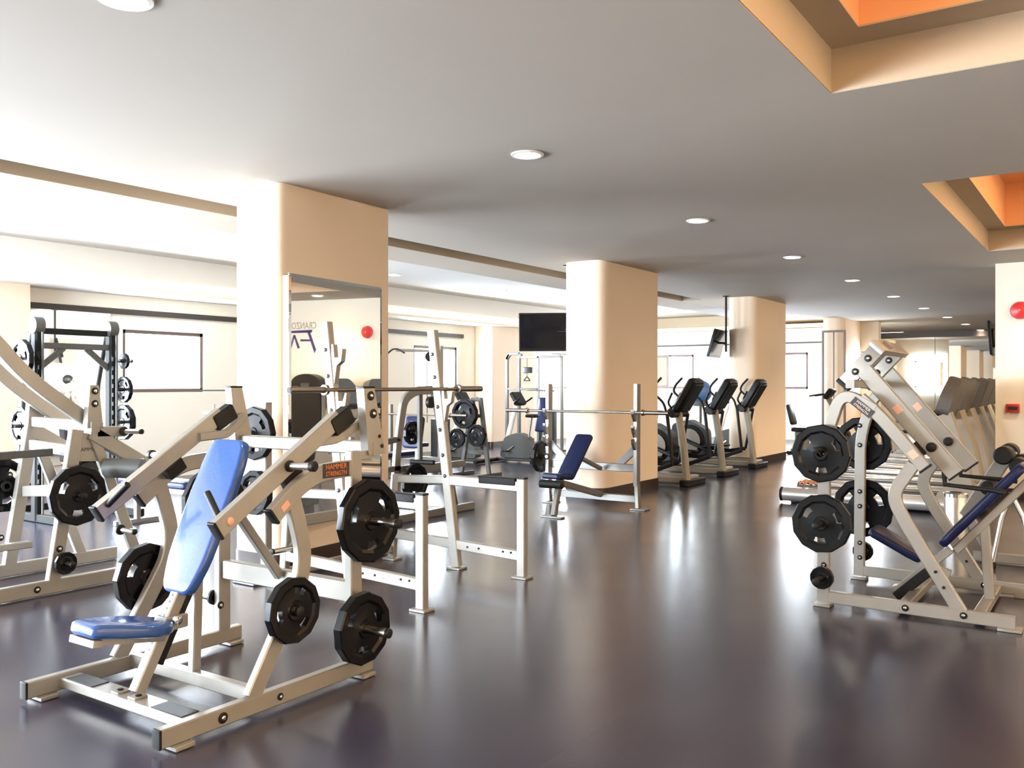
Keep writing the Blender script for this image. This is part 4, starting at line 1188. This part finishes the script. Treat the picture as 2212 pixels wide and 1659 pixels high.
part('crossbar', MB().tube([(-9.45, 7.0, 1.52), (-9.02, 7.42, 1.52)], .010, 10), 'frame_grey', T)
part('tray', MB().box((-9.36, 6.98, 1.22), (-9.10, 7.2, 1.26), .01), fr, T)
part('base', MB().box((-9.4, 6.95, .002), (-9.0, 7.45, .03), .01), fr, T)

# plate-loaded bench press behind the press (column end of the side bay)
T = thing('row_machine', 'grey curved-tube plate-loaded machine seen through the squat rack', 'gym machine', (-6.95, 8.3, 0))
x = -6.85
part('curved_mast', MB().bar(arc([(x, 7.66, .05), (x, 7.76, .95), (x, 7.86, 1.42), (x, 8.05, 1.52), (x, 8.40, 1.53)], 7, .2), XA, .05, .10), 'frame_mid', T)
part('base_rail', MB().bar([(x, 7.6, .05), (x, 9.2, .05)], XA, .06, .09), 'frame_mid', T)
for zz, y0_ in ((.62, 7.19), (.95, 7.42)): part('front_arm', MB().bar([(x, 7.78, zz + .02), (x, y0_, zz - .02)], XA, .05, .065), 'frame_grey', T)
part('middle_rail', MB().bar([(x, 7.75, .62), (x, 9.0, .60)], XA, .05, .08), 'frame_mid', T)
part('rear_mast', MB().bar([(x, 8.40, 1.53), (x - .02, 8.62, .90), (x - .02, 8.85, .06)], XA, .05, .09), 'frame_grey', T)
part('far_rail', MB().bar([(x - .8, 7.9, .05), (x - .8, 9.0, .05)], XA, .06, .09), 'frame_mid', T)
part('cross_rail', MB().bar([(x, 8.1, .06), (x - .8, 8.1, .06)], YA, .06, .08), 'frame_mid', T)
part('roller_handle', MB().tube([(x + .03, 7.95, .70), (x + .35, 7.98, .70)], .028, 14), 'rubber', T)
part('pulley_block', MB().lathe((x - .03, 8.35, 1.38), XA, [(.02, 0), (.07, .004), (.07, .05), (.02, .054)], 18), 'cap', T)
part('chest_pad', MB().pad(round_poly([(-.14, 0), (.14, 0), (.14, .4), (-.14, .4)], .05), (x - .4, 8.5, .8), XA, (0, .2, 1), .07, .02), 'navy', T)
part('pad_post', MB().bar([(x - .4, 8.56, .06), (x - .4, 8.60, .9)], XA, .06, .06), 'frame_mid', T)
part('cross_rail', MB().bar([(x, 8.6, .06), (x - .8, 8.6, .06)], YA, .06, .08), 'frame_mid', T)
horn(T, (x + .03, 7.92, .47), XA, .2, .022)
part('inner_strut', MB().bar([(x, 8.15, .64), (x, 8.15, 1.50)], XA, .045, .06), 'frame_grey', T)
horn(T, (x - .025, 8.15, 1.02), (-1, 0, 0), .16, .022)
plate((x + .12, 7.92, .47), .215, 'black plate low on the grey curved-tube machine seen through the squat rack', th=.05)
plate((x - .12, 8.15, 1.02), .14, 'small dark plate inside the arch of the grey curved-tube machine', th=.05)

# shared peg for the plates behind the foreground press
T = thing('plate_rack', 'upright plate storage post between the press and the mirrored column', 'plate rack', (-5.80, 4.95, 0))
part('post', MB().bar([(-5.80, 4.95, .02), (-5.80, 4.95, 1.45)], XA, .07, .07), fr, T)
part('base', MB().box((-5.91, 4.70, .002), (-5.66, 5.05, .03), .01), fr, T)
part('cross_foot', MB().bar([(-5.90, 4.95, .05), (-5.67, 4.95, .05)], YA, .06, .06), fr, T)
for zz in (1.20, .72): horn(T, (-5.80, 4.915, zz), (0, -1, 0), .20, .022)
plate((-5.80, 4.84, 1.20), .215, 'black plate on the storage post just right of the blue back pad', yaw=-PI / 2, th=.06, m='plate_matt', spin=.3)
plate((-5.80, 4.84, .72), .180, 'smaller black plate low on the storage post behind the foreground press', yaw=-PI / 2, th=.06, m='plate_matt')

# plate tree in the middle distance
T = thing('plate_tree', 'grey plate tree loaded with black plates in the middle distance', 'plate rack', (-9.3, 12.6, 0))
px_, py_ = -9.3, 12.6
for s in (1, -1):
    part('leg', MB().bar([(px_ + s * .30, py_ - .05, .03), (px_ + s * .08, py_, 1.35)], YA, .06, .07), 'frame_grey', T)
    part('floor_foot', MB().bar([(px_ + s * .30, py_ - .42, .03), (px_ + s * .30, py_ + .30, .03)], XA, .06, .05), 'frame_grey', T)
part('crossbar', MB().bar([(px_ - .24, py_, .40), (px_ + .24, py_, .40)], YA, .05, .06), 'frame_grey', T)
part('top_bar', MB().bar([(px_ - .1, py_, 1.33), (px_ + .1, py_, 1.33)], YA, .07, .06), 'frame_grey', T)
for (xx, zz) in ((px_ - .13, 1.08), (px_ + .20, .72), (px_ - .22, .70)):
    horn(T, (xx, py_ - .03, zz), (0, -1, 0), .28, .022)
plate((px_ - .13, py_ - .17, 1.08), .26, 'largest black plate, on the top peg of the plate tree in the middle distance', yaw=-PI / 2 + .0, th=.10)
plate((px_ + .20, py_ - .28, .72), .19, 'black plate on the lower right peg of the plate tree', yaw=-PI / 2, th=.05)
plate((px_ - .22, py_ - .28, .66), .17, 'black plate on the lower left peg of the plate tree', yaw=-PI / 2, th=.05)

# second olympic bench between the column and the plate tree
T = thing('bench_press', 'silver bench press station with a bar behind the plate tree', 'weight bench', (-9.7, 11.4, 0))
for xx in (-10.4, -9.2):
    part('upright', MB().bar([(xx, 11.6, .02), (xx, 11.6, 1.25)], XA, .05, .07), 'frame_mid', T)
    part('base_rail', MB().bar([(xx, 11.0, .04), (xx, 11.9, .04)], XA, .05, .06), 'frame_mid', T)
part('crossbar', MB().bar([(-10.4, 11.6, .35), (-9.2, 11.6, .35)], YA, .05, .07), 'frame_mid', T)
part('bench_pad', MB().pad(round_poly([(-.14, -.55), (.14, -.55), (.14, .55), (-.14, .55)], .05), (-9.8, 10.98, .42), XA, YA, .07, .025), 'navy', T)
part('bench_leg', MB().bar([(-9.8, 10.6, .02), (-9.8, 10.6, .42)], XA, .06, .06).bar([(-9.8, 10.5, .40), (-9.8, 11.55, .40)], XA, .06, .05), 'frame_mid', T)
barbell((-10.9, 11.52, 1.09), (-8.7, 11.52, 1.09), 'distant barbell seen through the squat rack uprights, near the plate tree')

# cable machine in front of the centre back windows
T = thing('cable_machine', 'tall silver cable machine below the centre television', 'cable machine', (-11.7, 18.0, 0))
for xx in (-12.30, -11.95):
    part('tower_post', MB().bar(arc([(xx, 17.9, .02), (xx, 17.9, 2.22), (xx + .06, 17.9, 2.32)], 4, .1), YA, .06, .08, .01), 'frame_grey', T)
part('tower_top', MB().bar(arc([(-12.30, 17.9, 2.2), (-12.22, 17.9, 2.33), (-11.95, 17.9, 2.33)], 4, .08), YA, .06, .07), 'frame_grey', T)
for xx in (-11.40, -10.75):
    part('tower_post', MB().bar([(xx, 17.9, .02), (xx, 17.9, 2.25)], YA, .05, .07, .01), 'frame_mid', T)
part('tower_shelf', MB().bar([(-12.3, 17.9, 1.48), (-11.4, 17.9, 1.48)], YA, .05, .05), 'frame_grey', T)
part('top_beam', MB().bar([(-11.98, 17.9, 2.24), (-10.75, 17.9, 2.24)], YA, .05, .06), 'frame_mid', T)
part('weight_stack', MB().box((-11.32, 17.8, .10), (-10.95, 18.0, .95), .01), 'cap', T)
for xx in (-11.25, -11.02): part('guide_rod', MB().tube([(xx, 17.9, .1), (xx, 17.9, 2.2)], .012, 8), 'chrome', T)
part('pulley_carriage', MB().box((-11.78, 17.8, 1.86), (-11.55, 17.9, 2.0), .02), 'cap', T)
part('cable', MB().tube([(-11.67, 17.82, 2.22), (-11.67, 17.82, 1.76)], .008, 8), 'black', T)
part('cable_handle', MB().tube(arc([(-11.76, 17.82, 1.68), (-11.67, 17.82, 1.78), (-11.58, 17.82, 1.68), (-11.76, 17.82, 1.68)], 3, .02), .014, 8), 'rubber', T)
part('lat_bar', MB().tube([(-11.6, 17.7, 1.46), (-10.85, 17.7, 1.44)], .016, 10), 'chrome', T)
part('base_frame', MB().bar([(-12.35, 17.9, .04), (-10.7, 17.9, .04)], YA, .30, .06), 'frame_grey', T)
part('back_pad', MB().pad(round_poly([(-.14, 0), (.14, 0), (.14, .8), (-.14, .8)], .05), (-10.95, 17.3, .50), XA, (0, .25, 1), .08, .03), 'navy', T)
part('seat_frame', MB().bar([(-10.95, 17.3, .04), (-10.95, 17.55, .9)], XA, .06, .06), 'frame_grey', T)


# upright bikes in the middle distance
def bike(x, y, label, yaw=0, col='label_white'):
    t = thing('exercise_bike', label, 'exercise bike', (x, y, 0))
    part('base_bar', MB().bar([(x - .55, y, .06), (x + .50, y, .06)], YA, .09, .07, .02), 'frame_grey', t)
    for xx in (x - .52, x + .48): part('cross_foot', MB().tube([(xx, y - .28, .045), (xx, y + .28, .045)], .04, 12), 'cap', t)
    part('body_shroud', MB().prism(round_poly([(-.42, .10), (.38, .10), (.30, .50), (.05, .62), (-.30, .52)], .1, 4), (x, y - .10, 0), XA, ZA, (0, .20, 0)), 'frame_grey', t)
    part('mast', MB().bar([(x - .30, y, .40), (x - .14, y, .95), (x - .05, y, 1.18)], YA, .08, .10, .02), 'offwhite', t)
    part('seat_post', MB().tube([(x + .22, y, .45), (x + .30, y, .92)], .03, 12), 'chrome', t)
    part('saddle', MB().pad(round_poly([(-.14, -.03), (-.14, .03), (.14, .11), (.14, -.11)], .05), (x + .30, y, .92), XA, YA, .07, .03), 'black', t)
    d = V((-.55, 0, .83)).normalized(); n = V((d.z, 0, -d.x))
    c_ = part('console', MB().obox((x - .02, y, 1.30), YA, d, n, .34, .30, .09, .03), 'black', t)
    part('handlebar', MB().tube(arc([(x + .18, y - .22, 1.32), (x + .02, y - .22, 1.22), (x - .08, y, 1.16), (x + .02, y + .22, 1.22), (x + .18, y + .22, 1.32)], 4, .1), .018, 10), 'rubber', t)
    cr = part('crank', MB().bar([(x - .05, y - .13, .34), (x - .20, y - .13, .24)], YA, .02, .03), 'chrome', t)
    part('pedal', MB().box((x - .25, y - .24, .22), (x - .15, y - .14, .25), .01), 'cap', cr)
    part('pedal', MB().box((x + .05, y + .14, .42), (x + .15, y + .24, .45), .01), 'cap', cr)
    part('crank', MB().bar([(x - .05, y + .13, .34), (x + .10, y + .13, .43)], YA, .02, .03), 'chrome', t)
    return t


bike(-10.15, 15.2, 'pale-masted exercise bike between the squat rack and the centre television')
bike(-11.1, 14.6, 'exercise bike half hidden behind the plate tree')
bike(-11.6, 12.1, 'grey exercise bike seen through the arch of the curved-tube machine')
bike(-9.1, 18.9, 'exercise bike between the first and second elliptical trainers, near the ball')
bike(-7.2, 19.3, 'exercise bike with pale mast behind the farthest elliptical trainer')

# recumbent bike beyond the third column
x, y = -5.55, 20.6
T = thing('recumbent_bike', 'recumbent exercise bike with a backrest beyond the third column', 'exercise bike', (x, y, 0))
part('base_bar', MB().bar([(x - .7, y, .08), (x + .7, y, .08)], YA, .10, .08, .02), 'frame_grey', T)
for xx in (x - .68, x + .68): part('cross_foot', MB().tube([(xx, y - .3, .045), (xx, y + .3, .045)], .042, 12), 'cap', T)
part('seat', MB().pad(round_poly([(-.2, -.2), (.2, -.18), (.2, .18), (-.2, .2)], .06), (x - .45, y, .52), XA, YA, .09, .03), 'black', T)
part('seat_base', MB().box((x - .6, y - .06, .10), (x - .3, y + .06, .52), .02), 'taupe', T)
part('backrest', MB().pad(round_poly([(.19, 0), (.19, .48), (-.19, .48), (-.19, 0)], .08), (x - .66, y, .66), (0, 1, 0), (-.25, 0, 1), .06, .025), 'black', T)
part('body_shroud', MB().prism(round_poly([(-.1, .1), (.62, .1), (.60, .55), (.30, .70), (.0, .45)], .1, 4), (x, y - .11, 0), XA, ZA, (0, .22, 0)), 'black', T)
part('mast', MB().bar(arc([(x + .20, y, .55), (x + .34, y, .95), (x + .14, y, 1.28)], 5, .15), YA, .09, .12, .02), 'taupe', T)
part('console', MB().obox((x + .16, y, 1.38), YA, (.6, 0, .8), (-.8, 0, .6), .40, .26, .10, .03), 'black', T)
part('handlebar', MB().tube(arc([(x - .22, y - .22, 1.33), (x + .08, y - .22, 1.38), (x + .16, y, 1.30), (x + .08, y + .22, 1.38), (x - .22, y + .22, 1.33)], 4, .08), .018, 10), 'rubber', T)

# person in the side bay, whose reflection shows in the window-wall mirror
def person(x, y, yaw):
    t = thing('person', 'person with short black hair in a camouflage shirt, seen in the left wall mirror', 'person', (x, y, 0))
    c, s = math.cos(yaw), math.sin(yaw)
    def W_(p): return (x + p[0] * c - p[1] * s, y + p[0] * s + p[1] * c, p[2])
    def skin(name, chains, m, lab=None, lev=2):
        vs = []; es = []; rs = []
        for ch in chains:
            prev = None
            for (p, r_) in ch:
                hit = None
                for i_, q_ in enumerate(vs):
                    if (V(q_) - V(p)).length < 1e-4: hit = i_
                if hit is None: vs.append(p); rs.append(r_); hit = len(vs) - 1
                if prev is not None: es.append((prev, hit))
                prev = hit
        me = bpy.data.meshes.new(name); me.from_pydata([tuple(V(W_(p)) - V((x, y, 0))) for p in vs], es, []); me.update()
        o = bpy.data.objects.new(name, me); COL.objects.link(o)
        md_ = o.modifiers.new('skin', 'SKIN'); md_.use_smooth_shade = True
        for i_, r_ in enumerate(rs):
            me.skin_vertices[0].data[i_].radius = (r_, r_) if not isinstance(r_, tuple) else r_
        me.skin_vertices[0].data[0].use_root = True
        sb_ = o.modifiers.new('sub', 'SUBSURF'); sb_.levels = lev; sb_.render_levels = lev
        dg = bpy.context.evaluated_depsgraph_get(); m2 = bpy.data.meshes.new_from_object(o.evaluated_get(dg))
        o.modifiers.clear(); o.data = m2; m2.materials.clear(); m2.materials.append(M[m]); o.parent = t
        m2.polygons.foreach_set('use_smooth', [True] * len(m2.polygons))
        if lab: o['label'] = lab
        return o
    # local: +x faces forward, z up, height 1.74 m
    chains = [[((0, 0, .93), .13), ((0, 0, 1.12), .115), ((.01, 0, 1.30), .13), ((0, 0, 1.42), .09), ((.01, 0, 1.50), .052), ((.02, 0, 1.58), .062), ((.02, 0, 1.67), .082), ((.01, 0, 1.71), .06)]]
    for sd in (1, -1):
        chains.append([((0, 0, .93), .13), ((0, sd * .10, .86), .095), ((.02, sd * .11, .50), .062), ((0, sd * .11, .28), .055), ((-.02, sd * .11, .09), .038), ((.10, sd * .12, .04), .036), ((.18, sd * .12, .03), .026)])
        chains.append([((0, 0, 1.42), .09), ((0, sd * .18, 1.40), .058), ((-.02, sd * .24, 1.14), .042), ((.12, sd * .22, .93), .032), ((.18, sd * .21, .87), .030)])
        hx = (.18, sd * .21, .87)
        for q in range(4): chains.append([(hx, .030), ((hx[0] + .05, hx[1] + (q - 1.5) * .017, .835), .010), ((hx[0] + .075 + .004 * (q % 2), hx[1] + (q - 1.5) * .018, .795), .008)])
        chains.append([(hx, .030), ((hx[0] + .02, hx[1] - sd * .035, .845), .010), ((hx[0] + .045, hx[1] - sd * .045, .82), .008)])
    skin('body', chains, 'skin')
    skin('shirt', [[((0, 0, .90), .155), ((0, 0, 1.12), .138), ((.01, 0, 1.30), .150), ((0, 0, 1.43), .105), ((.0, 0, 1.465), .07)],
                   [((0, 0, 1.43), .105), ((0, .18, 1.405), .072), ((-.01, .225, 1.22), .060)], [((0, 0, 1.43), .105), ((0, -.18, 1.405), .072), ((-.01, -.225, 1.22), .060)]], 'shirt', 'camouflage print shirt')
    skin('trousers', [[((0, 0, .95), .140), ((0, .10, .86), .112), ((.02, .11, .50), .080), ((0, .11, .28), .072), ((-.02, .11, .10), .062)],
                      [((0, 0, .95), .140), ((0, -.10, .86), .112), ((.02, -.11, .50), .080), ((0, -.11, .28), .072), ((-.02, -.11, .10), .062)]], 'trousers')
    hm = MB().ball((.0, 0, 1.685), .098, 20, 14, (1.0, .86, .92))
    hm.v = [W_((p[0] - (.02 if p[0] > .05 and p[2] < 1.70 else 0) * 3, p[1], p[2])) if p[2] > 1.60 else W_((min(p[0], -.02), p[1], p[2])) for p in hm.v]
    part('hair', hm, 'hair', t)
    for sd in (1, -1):
        part('ear', MB().ball(W_((.005, sd * .080, 1.635)), .022, 10, 8, (.8, .5, 1.3)), 'skin', t)
        part('eye', MB().ball(W_((.092, sd * .030, 1.650)), .011, 10, 8), 'label_dark', t)
        sh = MB().ball((0, 0, 0), 1, 16, 10); sh.v = [W_((.06 + p[0] * .14, sd * .12 + p[1] * .05, max(.004, .04 + p[2] * .045))) for p in sh.v]
        part('shoe', sh, 'shoe', t)
    part('nose', MB().prism([(-.012, 0), (.012, 0), (.004, .04), (-.004, .04)], W_((.085, 0, 1.61)), (-s, c, 0), ZA, (c * .026, s * .026, 0)), 'skin', t)
    part('mouth', MB().box(*[(-.0, 0, 0), (.001, .001, .001)]) if False else MB().obox(W_((.088, 0, 1.588)), (c, s, 0), (-s, c, 0), ZA, .01, .045, .008), 'label_red', t)
    return t


person(-10.5, 9.35, R(80))

# lat pulldown station whose arm shows in front of the second window
T = thing('lat_pulldown_machine', 'slim lat pulldown station with a black pulley and bar in front of the middle window', 'gym machine', (-10.35, 12.9, 0))
part('mast', MB().bar([(-10.35, 12.9, .02), (-10.35, 12.9, 2.30)], XA, .07, .09), 'frame_mid', T)
part('top_arm', MB().bar([(-10.35, 12.9, 2.20), (-10.95, 12.35, 2.22)], ZA, .05, .05), 'frame_mid', T)
part('pulley_wheel', MB().lathe((-10.45, 12.72, 2.10), (.7, -.7, 0), [(.02, -.02), (.09, -.015), (.09, .015), (.02, .02)], 20), 'cap', T)
part('lat_bar', MB().tube(arc([(-11.25, 12.45, 2.16), (-11.08, 12.4, 2.24), (-10.86, 12.3, 2.24), (-10.66, 12.25, 2.16)], 3, .06), .016, 10), 'rubber', T)
part('cable', MB().tube([(-10.42, 12.6, 2.08), (-10.42, 12.6, .9)], .007, 8), 'black', T)
part('weight_stack', MB().box((-10.55, 12.86, .08), (-10.25, 13.06, .95), .01), 'cap', T)
part('base_rail', MB().bar([(-10.4, 12.2, .04), (-10.4, 13.2, .04)], XA, .07, .07), 'frame_mid', T)
part('seat', MB().pad(round_poly([(-.15, -.17), (.15, -.17), (.15, .17), (-.15, .17)], .05), (-10.4, 12.3, .48), XA, YA, .07, .025), 'navy', T)
part('seat_post', MB().bar([(-10.4, 12.3, .05), (-10.4, 12.3, .48)], XA, .06, .06), 'frame_mid', T)
